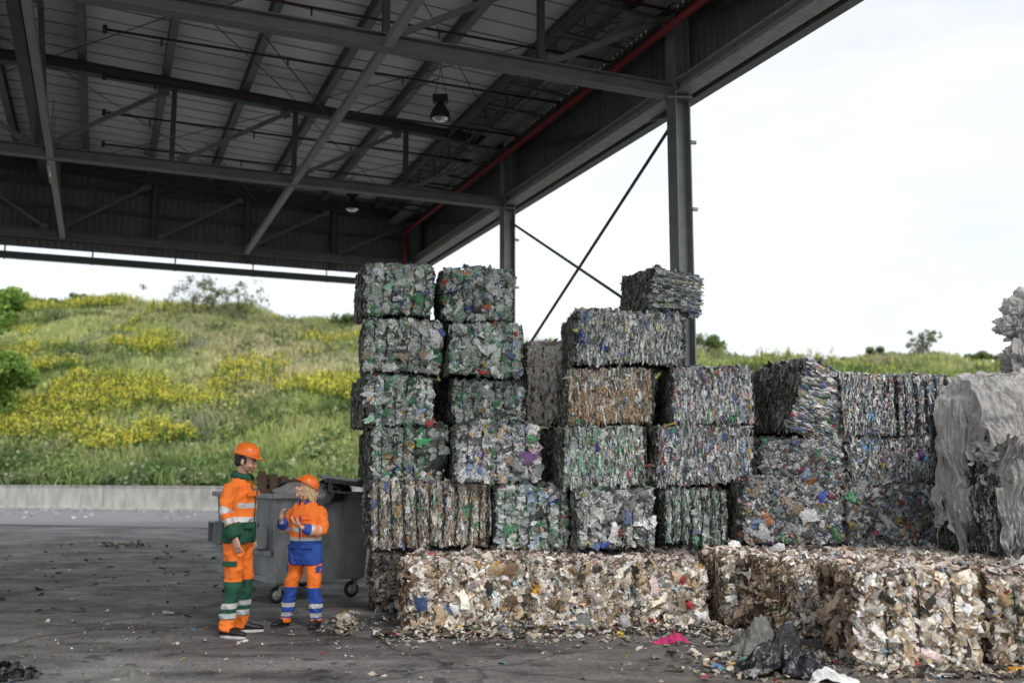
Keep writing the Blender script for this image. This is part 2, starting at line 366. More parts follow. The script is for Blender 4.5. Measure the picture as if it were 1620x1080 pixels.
tc=n.new('ShaderNodeTexCoord'); mp=n.new('ShaderNodeMapping'); mp.inputs['Scale'].default_value=(1,1,3.2); l.new(tc.outputs['Generated'],mp.inputs['Vector'])
nz=n.new('ShaderNodeTexNoise'); nz.inputs['Scale'].default_value=2.3; nz.inputs['Detail'].default_value=5; nz.inputs['Roughness'].default_value=.55; l.new(mp.outputs[0],nz.inputs['Vector'])
rp=n.new('ShaderNodeValToRGB'); rp.color_ramp.elements[0].position=.36; rp.color_ramp.elements[0].color=(.62,.63,.65,1); rp.color_ramp.elements[1].position=.58; rp.color_ramp.elements[1].color=(.752,.757,.762,1)
l.new(nz.outputs['Fac'],rp.inputs['Fac'])
b2=n.new('ShaderNodeBackground'); b2.inputs['Strength'].default_value=1.25; l.new(rp.outputs[0],b2.inputs['Color'])
ad=n.new('ShaderNodeAddShader'); l.new(b1.outputs[0],ad.inputs[0]); l.new(b2.outputs[0],ad.inputs[1]); o=n.new('ShaderNodeOutputWorld'); l.new(ad.outputs[0],o.inputs['Surface'])
sd=bpy.data.lights.new('Sun','SUN'); sd.energy=1.5; sd.angle=R(14); sd.color=(1,.97,.92); so=bpy.data.objects.new('Sun',sd); C.objects.link(so)
dv=Vector((math.sin(SUN_AZ)*math.cos(SUN_EL),math.cos(SUN_AZ)*math.cos(SUN_EL),math.sin(SUN_EL))); so.rotation_euler=dv.to_track_quat('Z','Y').to_euler(); so.location=(5,-10,20)

# ------------------------------------------------------------------ ground
def grid(name, x0,x1,y0,y1,nx,ny,zf,mats,parent=None):
    xs=np.linspace(x0,x1,nx); ys=np.linspace(y0,y1,ny); a,b=np.meshgrid(xs,ys,indexing='ij'); P=np.stack([a.ravel(),b.ravel(),np.zeros(a.size)],-1); P[:,2]=zf(P)
    ii=(np.arange(nx-1)[:,None]*ny+np.arange(ny-1)[None]).ravel(); nm=NM(); nm.add(P,np.stack([ii,ii+ny,ii+ny+1,ii+1],-1),np.ones_like(P)); return nm.build(name,mats,parent,True)
def asphalt():
    m=bpy.data.materials.new('yard_asphalt'); m.use_nodes=True; nt=m.node_tree; n=nt.nodes; l=nt.links; b=n['Principled BSDF']
    tc=n.new('ShaderNodeTexCoord')
    def nz(scale,det=6,st=None):
        mp=n.new('ShaderNodeMapping'); l.new(tc.outputs['Object'],mp.inputs['Vector'])
        if st: mp.inputs['Scale'].default_value=st
        t=n.new('ShaderNodeTexNoise'); t.inputs['Scale'].default_value=scale; t.inputs['Detail'].default_value=det; t.inputs['Roughness'].default_value=.65; l.new(mp.outputs[0],t.inputs['Vector']); return t.outputs['Fac']
    def ramp(f,p0,c0,p1,c1):
        r=n.new('ShaderNodeValToRGB'); r.color_ramp.elements[0].position=p0; r.color_ramp.elements[0].color=(*c0,1); r.color_ramp.elements[1].position=p1; r.color_ramp.elements[1].color=(*c1,1); l.new(f,r.inputs['Fac']); return r.outputs['Color']
    def mix(a,b_,f,t='MIX'):
        x=n.new('ShaderNodeMix'); x.data_type='RGBA'; x.blend_type=t
        if isinstance(f,float): x.inputs['Factor'].default_value=f
        else: l.new(f,x.inputs['Factor'])
        l.new(a,x.inputs['A']); l.new(b_,x.inputs['B']); return x.outputs['Result']
    base=ramp(nz(.45,8),.34,(.066,.065,.065),.64,(.20,.197,.195))
    fine=ramp(nz(38,10),.32,(.45,.45,.45),.68,(1.6,1.6,1.6)); c=mix(base,fine,1.0,'MULTIPLY')
    tracks=ramp(nz(1.0,8,(.5,1.6,1)),.38,(.48,.48,.48),.62,(1.45,1.45,1.45)); c=mix(c,tracks,1.0,'MULTIPLY')
    dusty=ramp(nz(3.4,10),.52,(0,0,0),.66,(.7,.7,.7)); dc=ramp(nz(9),.3,(.17,.155,.14),.7,(.24,.22,.2)); c=mix(c,dc,dusty)
    stain=ramp(nz(2.4,9),.56,(0,0,0),.62,(.8,.8,.8)); sc_=ramp(nz(12),.3,(.022,.022,.022),.7,(.035,.033,.03)); c=mix(c,sc_,stain)
    vo=n.new('ShaderNodeTexVoronoi'); vo.inputs['Scale'].default_value=26; l.new(tc.outputs['Object'],vo.inputs['Vector']); gs=ramp(vo.outputs['Distance'],.10,(.8,.8,.8),.17,(0,0,0)); gm=ramp(nz(4,6),.5,(0,0,0),.62,(1,1,1)); gg=mix(gs,gm,1.0,'MULTIPLY'); gc=ramp(nz(30),.3,(.12,.11,.10),.7,(.42,.40,.37)); c=mix(c,gc,gg)
    vc=n.new('ShaderNodeTexVoronoi'); vc.feature='DISTANCE_TO_EDGE'; vc.inputs['Scale'].default_value=.55; wn=n.new('ShaderNodeTexNoise'); wn.inputs['Scale'].default_value=1.5; wn.inputs['Detail'].default_value=6; l.new(tc.outputs['Object'],wn.inputs['Vector']); wm=n.new('ShaderNodeMix'); wm.data_type='RGBA'; wm.inputs['Factor'].default_value=.35; l.new(tc.outputs['Object'],wm.inputs['A']); l.new(wn.outputs['Color'],wm.inputs['B']); l.new(wm.outputs['Result'],vc.inputs['Vector'])
    ck=ramp(vc.outputs['Distance'],.004,(.35,.35,.35),.012,(1,1,1)); c=mix(c,ck,.8,'MULTIPLY')
    # pale brown dust in front of the paper bales
    vd=n.new('ShaderNodeVectorMath'); vd.operation='DISTANCE'; vd.inputs[1].default_value=(2.3,7.2,0); l.new(tc.outputs['Object'],vd.inputs[0])
    mr=n.new('ShaderNodeMapRange'); mr.inputs['From Min'].default_value=.6; mr.inputs['From Max'].default_value=3.2; mr.inputs['To Min'].default_value=.45; mr.inputs['To Max'].default_value=0; l.new(vd.outputs['Value'],mr.inputs['Value'])
    br=ramp(nz(5,8),.3,(.10,.08,.065),.7,(.27,.215,.17)); c=mix(c,br,mr.outputs['Result'])
    l.new(c,b.inputs['Base Color'])
    r=ramp(nz(1.3,7),.35,(.5,.5,.5),.65,(.92,.92,.92)); l.new(r,b.inputs['Roughness'])
    bp=n.new('ShaderNodeBump'); bp.inputs['Strength'].default_value=.5; bp.inputs['Distance'].default_value=.012; l.new(nz(70,6),bp.inputs['Height']); l.new(bp.outputs[0],b.inputs['Normal'])
    return m
M['asphalt']=asphalt()
M['road']=mat('road_asphalt',(.20,.20,.21),.8,0,.14,1.2,.2,60,stretch=(.3,1.5,1))
M['concrete']=mat('barrier_concrete',(.58,.57,.54),.85,0,.2,2.2,.3,30,col2=(.30,.30,.275),stretch=(1.6,1.6,.5),detail=10)
M['soil']=mat('meadow_soil',(.05,.07,.022),.95,0,.4,1.0)
M['far']=mat('far_ground',(.06,.09,.03),.95,0,.3,.02)
tag(grid('ground',-1500,1500,-60,2500,12,12,lambda P:P[:,2]*0-.02,['far']),kind='structure')
tag(grid('yard',-60,40,-14,44,160,100,lambda P:vn(P,.5,3)*.008+.004,['asphalt']),kind='structure')
WL=[(-60,52.4),(-22.4,42.9),(-11.9,40.05),(0,37.0),(14,34.6),(45,33.5)]
def yw(x): return np.interp(x,[p[0] for p in WL],[p[1] for p in WL])
# road strip in the open, along the concrete wall
nx=60; xs=np.linspace(-60,45,nx); P=[]; 
for x in xs:
    for d in (-11.2,-7.5,-3.7,-.05): P.append((x,float(yw(x))+d,.022))
nm=NM(); ii=(np.arange(nx-1)[:,None]*4+np.arange(3)[None]).ravel(); nm.add(np.array(P),np.stack([ii,ii+4,ii+5,ii+1],-1),np.ones((len(P),3))); tag(nm.build('road',['road'],None,True),kind='structure')

# concrete barrier, each cast segment a part
root=empty('concrete_wall',(-20,42,0),0,'low pale concrete retaining wall along the foot of the meadow bank','wall')
root.location=(-19,float(yw(-19)),0)
bx=-44.0
while bx<24:
    x1=bx+5.4; y0=float(yw(bx)); y1=float(yw(x1)); mb=MB(); r0=Vector(root.location)
    p0=Vector((bx+.015,y0,0))-r0; p1=Vector((x1-.015,y1,0))-r0
    mb.bar(p0+Vector((0,0,.485)),p1+Vector((0,0,.485)),.26,.93); mb.bar(p0+Vector((0,0,.975)),p1+Vector((0,0,.975)),.32,.05); mb.bar(p0+Vector((0,-.12,.06)),p1+Vector((0,-.12,.06)),.34,.12)
    mb.build('wall_segment','concrete',root,bevel=.012); bx=x1

# ------------------------------------------------------------------ meadow bank
def ridge(x): return np.interp(x,[-60,-42,-26,-13.4,0,15,41,60],[17.6,16.7,15.3,13.2,11.3,9.9,9.5,9.5])
def hz(P):
    d=(P[:,1]-yw(P[:,0]))/38.0; f=np.clip(d,0,1); f=f**.92; f=np.where(d>1,1-.12*(d-1),f)
    z=.82+(ridge(P[:,0])-.82)*f; Q=P.copy(); Q[:,2]=0
    return z+(vn(Q,.22,5)*.5+vn(Q,.6,6)*.22)*np.clip(d*5,0,1)
nx,ny=150,80; xs=np.linspace(-75,70,nx); P=[]
for x in xs:
    for d in np.linspace(.14,62,ny): P.append((x,float(yw(x))+d,0))
P=np.array(P); P[:,2]=hz(P); nm=NM(); ii=(np.arange(nx-1)[:,None]*ny+np.arange(ny-1)[None]).ravel(); nm.add(P,np.stack([ii,ii+ny,ii+ny+1,ii+1],-1),np.ones_like(P))
tag(nm.build('hill',['soil'],None,True),kind='structure')

def scatter(rng, n, x0,x1,d0,d1, pw=1.0):
    x=rng.uniform(x0,x1,n); d=d0+(d1-d0)*rng.random(n)**pw; P=np.stack([x,yw(x)+d,np.zeros(n)],-1); P[:,2]=hz(P); return P,d
rng=np.random.default_rng(11)
def blades(nm, rng, P, hgt, wid, col, k=5, spread=.25, lean=.35):
    n=len(P); 
    for j in range(k):
        Q=P+np.stack([rng.normal(0,spread,n),rng.normal(0,spread,n),np.zeros(n)],-1)
        h=hgt*rng.uniform(.6,1.2,n); up=nrm(np.stack([rng.normal(0,lean,n),rng.normal(0,lean,n),np.ones(n)],-1)); a=rng.uniform(0,6.28,n); A=np.stack([np.cos(a),np.sin(a),np.zeros(n)],-1); N=nrm(np.cross(A,up))
        nm.flakes(rng,Q+up*(h/2)[:,None],A,up,N,wid*rng.uniform(.6,1.4,n),h,col*rng.uniform(.7,1.3,(n,1)),.3,.1,2,3,.12)
G1=np.array((.37,.45,.15)); G2=np.array((.55,.59,.25)); G3=np.array((.10,.17,.055)); STR=np.array((.74,.66,.44)); DRY=np.array((.50,.45,.27)); GREY=np.array((.36,.38,.28))
def gcol(P,d,rng):
    n=len(P); a=vn(P,.16,21)[:,None]; b=vn(P,.45,22)[:,None]; c=vn(P,1.1,24)[:,None]
    col=G1+(G2-G1)*np.clip(a+.6*b+.35,0,1); col=col+(G3-col)*np.clip(-a*.7+b*1.4+c*.9-.05,0,1)*.9
    dry=np.clip(vn(P,.13,23)*1.5+vn(P,.6,28)*.6+(d/38-.35),0,1)[:,None]; col=col+(DRY-col)*dry*.65
    gy=np.clip(vn(P,.33,27)*2-.75,0,1)[:,None]; col=col+(GREY-col)*gy*.8
    # straw patch high on the bank, left of the bale towers
    px=(P[:,0]/P[:,1])*F+810; zz=745-(P[:,2]-1.6)/P[:,1]*F
    m=np.exp(-((P[:,0]+14.5)/4.5)**2-((d-21)/6.5)**2)[:,None]*1.4*np.clip(.65+vn(P,.8,31),0,1)[:,None]; col=col+(STR-col)*np.clip(m,0,1)
    # low foot strip is darker and greener
    ft=np.exp(-(d/3.2)**2)[:,None]; col=col+(G3*1.6-col)*ft*.5
    return col
# tall grass and weeds
nm=NM()
P,d=scatter(rng,46000,-52,-5,.3,40); P=P[vn(P,.9,8)>-.75]; d=P[:,1]-yw(P[:,0]); blades(nm,rng,P,.50+.3*vn(P,.5,9),.045,gcol(P,d,rng),4,.22)
P,d=scatter(rng,15000,-5,45,2,44,.6); blades(nm,rng,P,.5+.2*vn(P,.35,9),.06,gcol(P,d,rng),4,.25)
tag(nm.build('meadow_grass',['leaf']),'tall green and straw coloured grass covering the bank','grass',kind='stuff')
# leafy weed clumps, darker gaps
nm=NM(); P,d=scatter(rng,6200,-52,-5,.3,39,1.25); P=P[vn(P,.35,12)>-.25]
P2,_=scatter(rng,350,-5,45,8,42); P=np.concatenate([P,P2]); n=len(P); d=P[:,1]-yw(P[:,0]); cc=gcol(P,d,rng); cc=cc+(G3*1.3-cc)*rng.uniform(.1,.9,(n,1)); rad=rng.uniform(.3,1.0,n); kind=rng.random((n,1)); cc=np.where(kind<.3,np.array((.10,.16,.05)),np.where(kind>.86,np.array((.38,.40,.27)),cc)); sz=rng.uniform(.6,1.3,n)
for j in range(30):
    dirs=nrm(rng.normal(0,1,(n,3))); dirs[:,2]=np.abs(dirs[:,2]); Q=P+dirs*rad[:,None]*rng.uniform(.3,1,(n,1)); N=nrm(dirs+rng.normal(0,.6,(n,3))); A=nrm(np.cross(N,rng.normal(0,1,(n,3)))); B=np.cross(N,A)
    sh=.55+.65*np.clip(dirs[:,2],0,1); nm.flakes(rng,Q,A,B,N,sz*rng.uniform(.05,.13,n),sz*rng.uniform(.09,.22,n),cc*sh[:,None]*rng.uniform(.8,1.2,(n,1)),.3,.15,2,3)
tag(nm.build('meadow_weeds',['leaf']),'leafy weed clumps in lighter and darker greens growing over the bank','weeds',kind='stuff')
# goldenrod
def gold_density(P,d):
    g=vn(P,.28,41)+.35*vn(P,.9,42); band=np.exp(-((d-11-.10*(P[:,0]+25))/5.0)**2)*.85+np.exp(-((d-4.5)/2.0)**2)*.6*(vn(P,.15,43)>-.1)+np.exp(-((d-35)/3.0)**2)*.55*(P[:,0]<-18)+np.exp(-((d-22)/3)**2)*.55*(P[:,0]<-22)
    return g*.85+vn(P,.6,48)*.35+band*.9
nm=NM(); P,d=scatter(rng,30000,-52,-4,.8,38); gd=gold_density(P,d); P=P[gd>.74+rng.uniform(-.24,.24,len(gd))]; 
P2,_=scatter(rng,800,0,45,10,41); P2=P2[vn(P2,.4,47)>.2]; P=np.concatenate([P,P2]); n=len(P)
hh=rng.uniform(.75,1.15,n); blades(nm,rng,P,hh,.05,np.tile(np.array((.12,.19,.04)),(n,1)),3,.1,.15)
yc=np.array((.88,.74,.07)); yv=np.array((.62,.66,.16)); t=rng.random((n,1)); col=yc*t+yv*(1-t)
for j in range(9):
    Q=P+np.stack([rng.normal(0,.15,n),rng.normal(0,.15,n),hh*rng.uniform(.62,1.12,n)],-1); N=nrm(rng.normal(0,1,(n,3))+np.array((0,-.4,.8))); A=nrm(np.cross(N,rng.normal(0,1,(n,3)))); B=np.cross(N,A)
    nm.flakes(rng,Q,A,B,N,rng.uniform(.03,.075,n),rng.uniform(.06,.14,n),col*rng.uniform(.6,1.3,(n,1)),.4,.3,2,3)
tag(nm.build('goldenrod_flowers',['leaf']),'yellow flowering goldenrod drifts spread across the bank','wildflowers',kind='stuff')

def foliage(nm,rng,cen,rad,n,size,c0,c1,flat=1.0):
    dirs=nrm(rng.normal(0,1,(n,3))); r=rng.random(n)**.45; Q=np.array(cen)+dirs*np.array(rad)*r[:,None]; keep=vn(Q*1.0,1.6,int(abs(cen[0])*10)%97)>-.35; Q=Q[keep]; dirs=dirs[keep]; m=len(Q)
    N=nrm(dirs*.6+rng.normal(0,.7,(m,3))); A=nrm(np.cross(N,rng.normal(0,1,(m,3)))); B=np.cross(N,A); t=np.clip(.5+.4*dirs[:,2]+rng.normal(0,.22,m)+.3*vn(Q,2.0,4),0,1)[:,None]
    nm.flakes(rng,Q,A,B,N,size*rng.uniform(.6,1.3,m),size*rng.uniform(.9,1.8,m),np.array(c0)*(1-t)+np.array(c1)*t,.3,.15,2,3)
def tree(name,base,h,clumps,label,cat,size=.11,c0=(.03,.06,.015),c1=(.12,.20,.04),seed=1,nleaf=700,group=None,tr=.12):
    rg=np.random.default_rng(seed); root=empty(name,base,0,label,cat,group); mb=MB(); mb.tube([(0,0,-.3),(.05,0,h*.35),(-.03,.04,h*.7),(0,0,h*.9)],[tr,tr*.75,tr*.5,tr*.2],8)
    for c in clumps:
        z=min(h*.7,c[2]*.55); mb.tube([(0,0,z),(c[0]*.5,c[1]*.5,(z+c[2])/2+.05),(c[0],c[1],c[2])],[tr*.4,tr*.25,tr*.08],5)
    mb.build('trunk','bark',root,True); nm=NM()
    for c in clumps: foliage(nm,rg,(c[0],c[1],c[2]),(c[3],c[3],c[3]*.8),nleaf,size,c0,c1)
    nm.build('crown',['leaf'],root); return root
def onhill(px,dd):
    # ground point on the bank seen in column px, dd metres behind the wall
    Y=60.0
    for _ in range(30): Y=float(yw((px-810)/F*Y))+dd
    X=(px-810)/F*Y; P=np.array([[X,Y,0.0]]); return (X,Y,float(hz(P)[0])-.1)
rg=random.Random(5)
bx,by,bz=onhill(-58,6); cl=[(rg.uniform(-2.3,2.2),rg.uniform(-2,2),rg.uniform(1.2,8.3),rg.uniform(.8,1.5)) for _ in range(30)]
tree('leafy_tree',(bx,by,bz),7.5,cl,'bushy bright green tree cut off at the left edge of the yard','tree',0.13,(.10,.19,.04),(.38,.55,.13),3,1000,tr=.18)
bush_px=[(60,36,1.6,'rounded dark green shrub nearest the leafy tree on the ridge',0),(112,37,1.4,'second dark shrub on the ridge, right of the rounded one',0),(298,34,3.0,'thin grey-green sapling left of its twin on the skyline',1),(372,34,3.1,'thin grey-green sapling with dark base right of its twin on the skyline',1),(330,36,2.0,'low wispy bush between the two thin saplings',1),(543,36,1.9,'small green shrub on the skyline beside the bale tower',0),
 (1122,38,2.1,'dark green shrub on the skyline just right of the steel column',0),(1222,38,1.2,'low green shrub behind the leaning bale pile',0),(1392,38,1.5,'small pointed shrub on the skyline left of the spreading one',0),(1466,38,2.0,'wide spreading shrub on the skyline above the right hand bales',1),(1555,38,1.6,'last shrub on the skyline before the plastic film heap',0)]
for i,(px,dd,h,lab,kind) in enumerate(bush_px):
    b=onhill(px,dd); q=random.Random(i); k=34 if kind else 12
    cl=[(q.gauss(0,.33)*h*(1.1 if kind else .9),q.gauss(0,.25)*h,(q.uniform(.15,1.15) if kind else q.uniform(.02,.6))*h,h*(q.uniform(.10,.24) if kind else q.uniform(.18,.32))) for _ in range(k)]
    tree('sapling' if kind else 'shrub',b,h,cl,lab,'sapling' if kind else 'shrub',.10,(.12,.15,.08) if kind else (.06,.10,.035),(.34,.37,.22) if kind else (.22,.30,.09),40+i,34 if kind else 240,'shrubs along the top of the bank',.03)

# ------------------------------------------------------------------ canopy building
U=Vector((-.386,.9225,0)).normalized(); V=Vector((-U.y,U.x,0)); O=Vector((2.45,13.85,0)); LB=6.59
bld=empty('steel_canopy',tuple(O),0,'open sided steel canopy roof with lattice trusses over the bales','canopy')
def B3(s,t,z): return U*s+V*t+Vector((0,0,z))     # local to the building's root
def rz(t): return 8.38+.045*min(t,17.76-t)
FR=[-LB,0,LB,2*LB]
# columns
for s in FR:
    for t in (0,17.76):
        mb=MB(); c=B3(s,t,0); mb.ibeam(c,B3(s,t,8.3),.25,.25,.02,.014,up=tuple(V)); mb.bar(B3(s,t,.0),B3(s,t,.03),.42,.42)
        mb.bar(B3(s,t,6.98),B3(s,t,7.01),.36,.36)
        co=mb.build('column','galv',bld)
        if t==0:
            for z in (6.35,5.35,4.35): k=MB(); k.bar(B3(s-.125,t-.11,z),B3(s-.125,t-.20,z),.05,.045); k.build('bracket','trim',co)
# lattice trusses: chords, posts and diagonals
PT=[2.22*i for i in range(9)]
for s in FR:
    tr=bpy.data.objects.new('roof_truss',None); C.objects.link(tr); tr.parent=bld
    mb=MB(); mb.ibeam(B3(s,.12,7.12),B3(s,17.64,7.12),.2,.20,.016,.012); mb.build('bottom_chord','steel',tr)
    for a,b in ((.1,8.88),(8.88,17.66)):
        mb=MB(); mb.ibeam(B3(s,a,rz(a)),B3(s,b,rz(b)),.2,.2,.016,.012); mb.build('top_chord','steel_dark',tr)
    for i in range(1,8):
        mb=MB(); t=PT[i]; mb.bar(B3(s,t,7.23),B3(s,t,rz(t)-.1),.09,.09,up=tuple(U)); mb.build('post','steel_dark',tr)
    for i in range(8):
        a,b=(PT[i+1],PT[i]) if i<4 else (PT[i],PT[i+1])
        pa=B3(s+.01,a+(-.12 if i<4 else .12),7.24); pb=B3(s+.01,b+(.12 if i<4 else -.12),rz(b)-.12)
        mb=MB(); mb.bar(pa,pb,.075,.075); dd=(pb-pa)
        for f in (.0,.93): mb.bar(pa+dd*f,pa+dd*(f+.07),.02,.17)
        mb.build('diagonal','steel',tr)
# longitudinal members
for t in (4.44,8.66,13.32):
    for k in range(3):
        mb=MB(); s0=FR[k]+.11; s1=FR[k+1]-.11; mb.bar(B3(s0,t,7.07),B3(s1,t,7.07),.11,.11); mb.build('tie','trim' if k==2 else 'steel_pale',bld)
for t in [1.1+1.43*i for i in range(12)]:
    mb=MB(); ridge_=abs(t-8.88)<.7
    mb.ibeam(B3(-LB-.6,t,rz(t)+.24),B3(2*LB,t,rz(t)+.24),.13,.24,.012,.01); mb.build('purlin','steel',bld)
for k in range(3):     # ridge lattice
    s0,s1=FR[k],FR[k+1]; m=(s0+s1)/2
    mb=MB(); mb.bar(B3(s0+.1,8.73,7.15),B3(m,8.73,8.35),.08,.08); mb.build('ridge_brace','steel_dark',bld)
    mb=MB(); mb.bar(B3(s1-.1,8.73,7.15),B3(m,8.73,8.35),.08,.08); mb.build('ridge_brace','steel_dark',bld)
mb=MB(); mb.ibeam(B3(-LB,9.1,rz(8.88)-.2),B3(2*LB,9.1,rz(8.88)-.2),.18,.55,.02,.014); mb.build('ridge_beam','steel_dark',bld)
# roof sheet with seams, two slopes
for a,b in ((-.3,8.88),(8.88,18.06)):
    mb=MB(); zt=lambda t:8.38+.045*(t if a<8 else 17.76-t)+.375
    s=-LB-.7
    while s<2*LB+.3:
        s1=min(s+1.0,2*LB+.35); q=[B3(s+.008,a,zt(a)),B3(s1-.008,a,zt(a)),B3(s1-.008,b,zt(b)),B3(s+.008,b,zt(b))]; up=Vector((0,0,.08))
        mb.add(q+[p+up for p in q],[(0,1,2,3),(4,7,6,5),(0,4,5,1),(1,5,6,2),(2,6,7,3),(3,7,4,0)],0)
        for o_ in (.0,.5):
            mb.bar(B3(s+o_,a,zt(a)-.006),B3(s+o_,b,zt(b)-.006),.014 if o_ else .03,.012,mi=1)
        s=s1
    mb.build('roof_slope',['panel','panel_seam'],bld)
# cladding bands
def corr(name,f0,f1,z0,z1,out,pitch=.16,dep=.03,m='clad'):
    p0=Vector(f0);p1=Vector(f1);L=(p1-p0).length;d=(p1-p0)/L;o=Vector(out);n_=int(L/pitch);vs=[];prof=[(0,0),(.3,0),(.4,1),(.7,1),(.8,0)]
    for i in range(n_):
        for a,b in prof: 
            q=p0+d*((i+a)*pitch)+o*(b*dep); vs.append(q+Vector((0,0,z0)))
            vs.append(q+Vector((0,0,z1)))
    fs=[(2*i,2*i+2,2*i+3,2*i+1) for i in range(len(vs)//2-1)]
    mb=MB(); mb.add(vs,fs); 
    mb.bar(p0+o*.06+Vector((0,0,(z0+z1)/2)),p1+o*.06+Vector((0,0,(z0+z1)/2)),.04,z1-z0-.02); return mb.build(name,m,bld)
corr('fascia',B3(-LB-.6,-.30,0),B3(2*LB+.3,-.30,0),7.1,8.8,-V)
corr('fascia',B3(-LB-.6,18.06,0),B3(2*LB+.3,18.06,0),7.1,8.8,V)
corr('end_wall',B3(2*LB+.26,-.38,0),B3(2*LB+.26,17.96,0),6.84,9.12,U)
mb=MB(); mb.ibeam(B3(-LB-.6,-.02,7.18),B3(2*LB,-.02,7.18),.26,.2,.02,.012); mb.build('eave_beam','trim',bld)
mb=MB(); mb.bar(B3(-LB-.6,-.36,7.12),B3(2*LB+.3,-.36,7.12),.16,.05); mb.build('fascia_trim','steel',bld)
mb=MB(); mb.ibeam(B3(-LB-.6,17.78,7.18),B3(2*LB,17.78,7.18),.26,.2,.02,.012); mb.build('eave_beam','trim',bld)
mb=MB(); mb.bar(B3(-LB-.6,-.14,8.35),B3(2*LB,-.14,8.35),.12,.2); mb.build('fascia_rail','steel_dark',bld)
for k in range(3):    # braces behind the fascia
    mb=MB(); mb.bar(B3(FR[k]+.3,-.17,6.95),B3(FR[k+1]-.3,-.17,8.2),.05,.07); mb.build('fascia_brace','steel_dark',bld)
# end wall framing and hanging gutter
for z in (7.85,8.4):
    mb=MB(); mb.bar(B3(2*LB+.2,.1,z),B3(2*LB+.2,17.66,z),.06,.1); mb.build('end_rail','steel_dark',bld)
for t in (2.2,4.4,6.6,11.1,13.3,15.5):
    mb=MB(); mb.bar(B3(2*LB+.14,t,6.86),B3(2*LB+.14,t,8.6),.1,.1,up=tuple(U)); mb.build('end_post','steel_dark',bld)
mb=MB(); mb.bar(B3(2*LB+.45,-.4,6.64),B3(2*LB+.45,18.06,6.64),.16,.13); mb.bar(B3(2*LB+.45,-.4,6.72),B3(2*LB+.45,18.06,6.72),.19,.018)
gt=mb.build('gutter','gutter_m',bld)
for t in np.arange(.4,17,1.9):
    mb=MB(); mb.bar(B3(2*LB+.40,t,6.54),B3(2*LB+.40,t,6.88),.03,.03); mb.build('gutter_bracket','gutter_m',gt)
# X bracing between columns and in the roof plane
def rod(p,q,r,name,m='steel_dark'):
    mb=MB(); mb.tube([p,q],r,8); d=(q-p).normalized(); mb.build(name,m,bld)
for k in (1,):
    rod(B3(FR[k]+.1,.02,6.72),B3(FR[k+1]-.1,.02,3.5),.027,'brace_rod'); rod(B3(FR[k+1]-.1,-.03,6.72),B3(FR[k]+.1,-.03,3.5),.027,'brace_rod')
    rod(B3(FR[k]+.1,.02,3.4),B3(FR[k+1]-.1,.02,.2),.027,'brace_rod'); rod(B3(FR[k+1]-.1,-.03,3.4),B3(FR[k]+.1,-.03,.2),.027,'brace_rod')
    mb=MB(); mb.bar(B3(FR[k]+.1,.0,3.45),B3(FR[k+1]-.1,.0,3.45),.1,.1); 
for k in range(3):
    for a,b in ((0.2,4.4),(4.4,8.8),(13.3,9.0)):
        rod(B3(FR[k]+.1,a,rz(a)+.02),B3(FR[k+1]-.1,b,rz(b)+.02),.009,'cable'); rod(B3(FR[k]+.1,b,rz(b)+.05),B3(FR[k+1]-.1,a,rz(a)+.05),.009,'cable')
# knee rods from tie to purlins
for s in (3.15,9.45):
    rod(B3(s,4.44,7.12),B3(s+.5,2.5,8.35),.01,'hanger_rod'); rod(B3(s,4.44,7.12),B3(s-.5,5.9,8.45),.01,'hanger_rod')
# conduits, cable tray and red water pipe along the eave
for i,(t,z,r,m) in enumerate([(.62,8.18,.04,'steel_dark'),(.8,8.2,.03,'steel'),(.95,8.16,.035,'steel_dark'),(1.35,8.24,.03,'steel_dark'),(.5,8.0,.03,'steel')]):
    mb=MB(); mb.tube([B3(-LB,t,z+.16),B3(2*LB-.2,t,z+.16)],r,8); mb.build('conduit',m,bld,True)
mb=MB(); mb.bar(B3(-LB,.72,8.14),B3(2*LB-.3,.72,8.14),.28,.05); mb.build('cable_tray','steel',bld)
for s in np.arange(-5.5,12.3,1.05):
    mb=MB(); mb.bar(B3(s,.30,8.06),B3(s,1.5,8.14),.045,.045); mb.bar(B3(s,1.12,8.10),B3(s,1.12,8.45),.03,.03); mb.build('pipe_hanger','steel_dark',bld)
rp_=MB(); rp_.tube([B3(-LB,.35,7.94),B3(2*LB-.35,.35,7.94),B3(2*LB-.25,.35,7.86),B3(2*LB-.25,.35,6.85)],.055,12)
for s in np.arange(-5,12,3.1): rp_.tube([B3(s-.05,.35,7.94),B3(s+.05,.35,7.94)],.07,12)
rp_.build('red_pipe','red',bld,True)
for s in [-4.2,-2.3,-.5,1.4,3.3,5.2,7.0,8.9,10.8]:
    for a,b in ((.35,7.85),(9.9,17.1)):
        mb=MB(); mb.tube([B3(s,a,8.10),B3(s,b,8.10+.02)],.022,8); mb.tube([B3(s,a if a>1 else b,8.06),B3(s,a if a>1 else b,8.18)],.035,8)
        for t in np.arange(a+1.0,b,1.9): mb.tube([B3(s,t,8.09),B3(s,t,7.99)],.014,6)
        mb.build('sprinkler_pipe','red_dark',bld,True)
# tube lights under the roof (unlit)
for i,(s,t) in enumerate(((-.9,8.5),(7.6,8.7))):
    g=empty('tube_light',tuple(O+B3(s,t,7.0)),math.atan2(U.y,U.x),['unlit white tube light under the roof nearer the camera','unlit white tube light under the roof further back by the end wall'][i],'tube light','tube lights under the roof')
    mb=MB(); mb.bar((-.65,0,.05),(.65,0,.05),.09,.06); mb.build('housing','trim',g); mb=MB(); mb.tube([(-.6,0,0),(.6,0,0)],.02,8); mb.build('tube','lamp_glass',g,True)
    mb=MB(); mb.bar((-.4,0,.08),(-.4,0,1.3),.012,.012); mb.build('hanger','steel_dark',g); mb=MB(); mb.bar((.4,0,.08),(.4,0,1.3),.012,.012); mb.build('hanger','steel_dark',g)
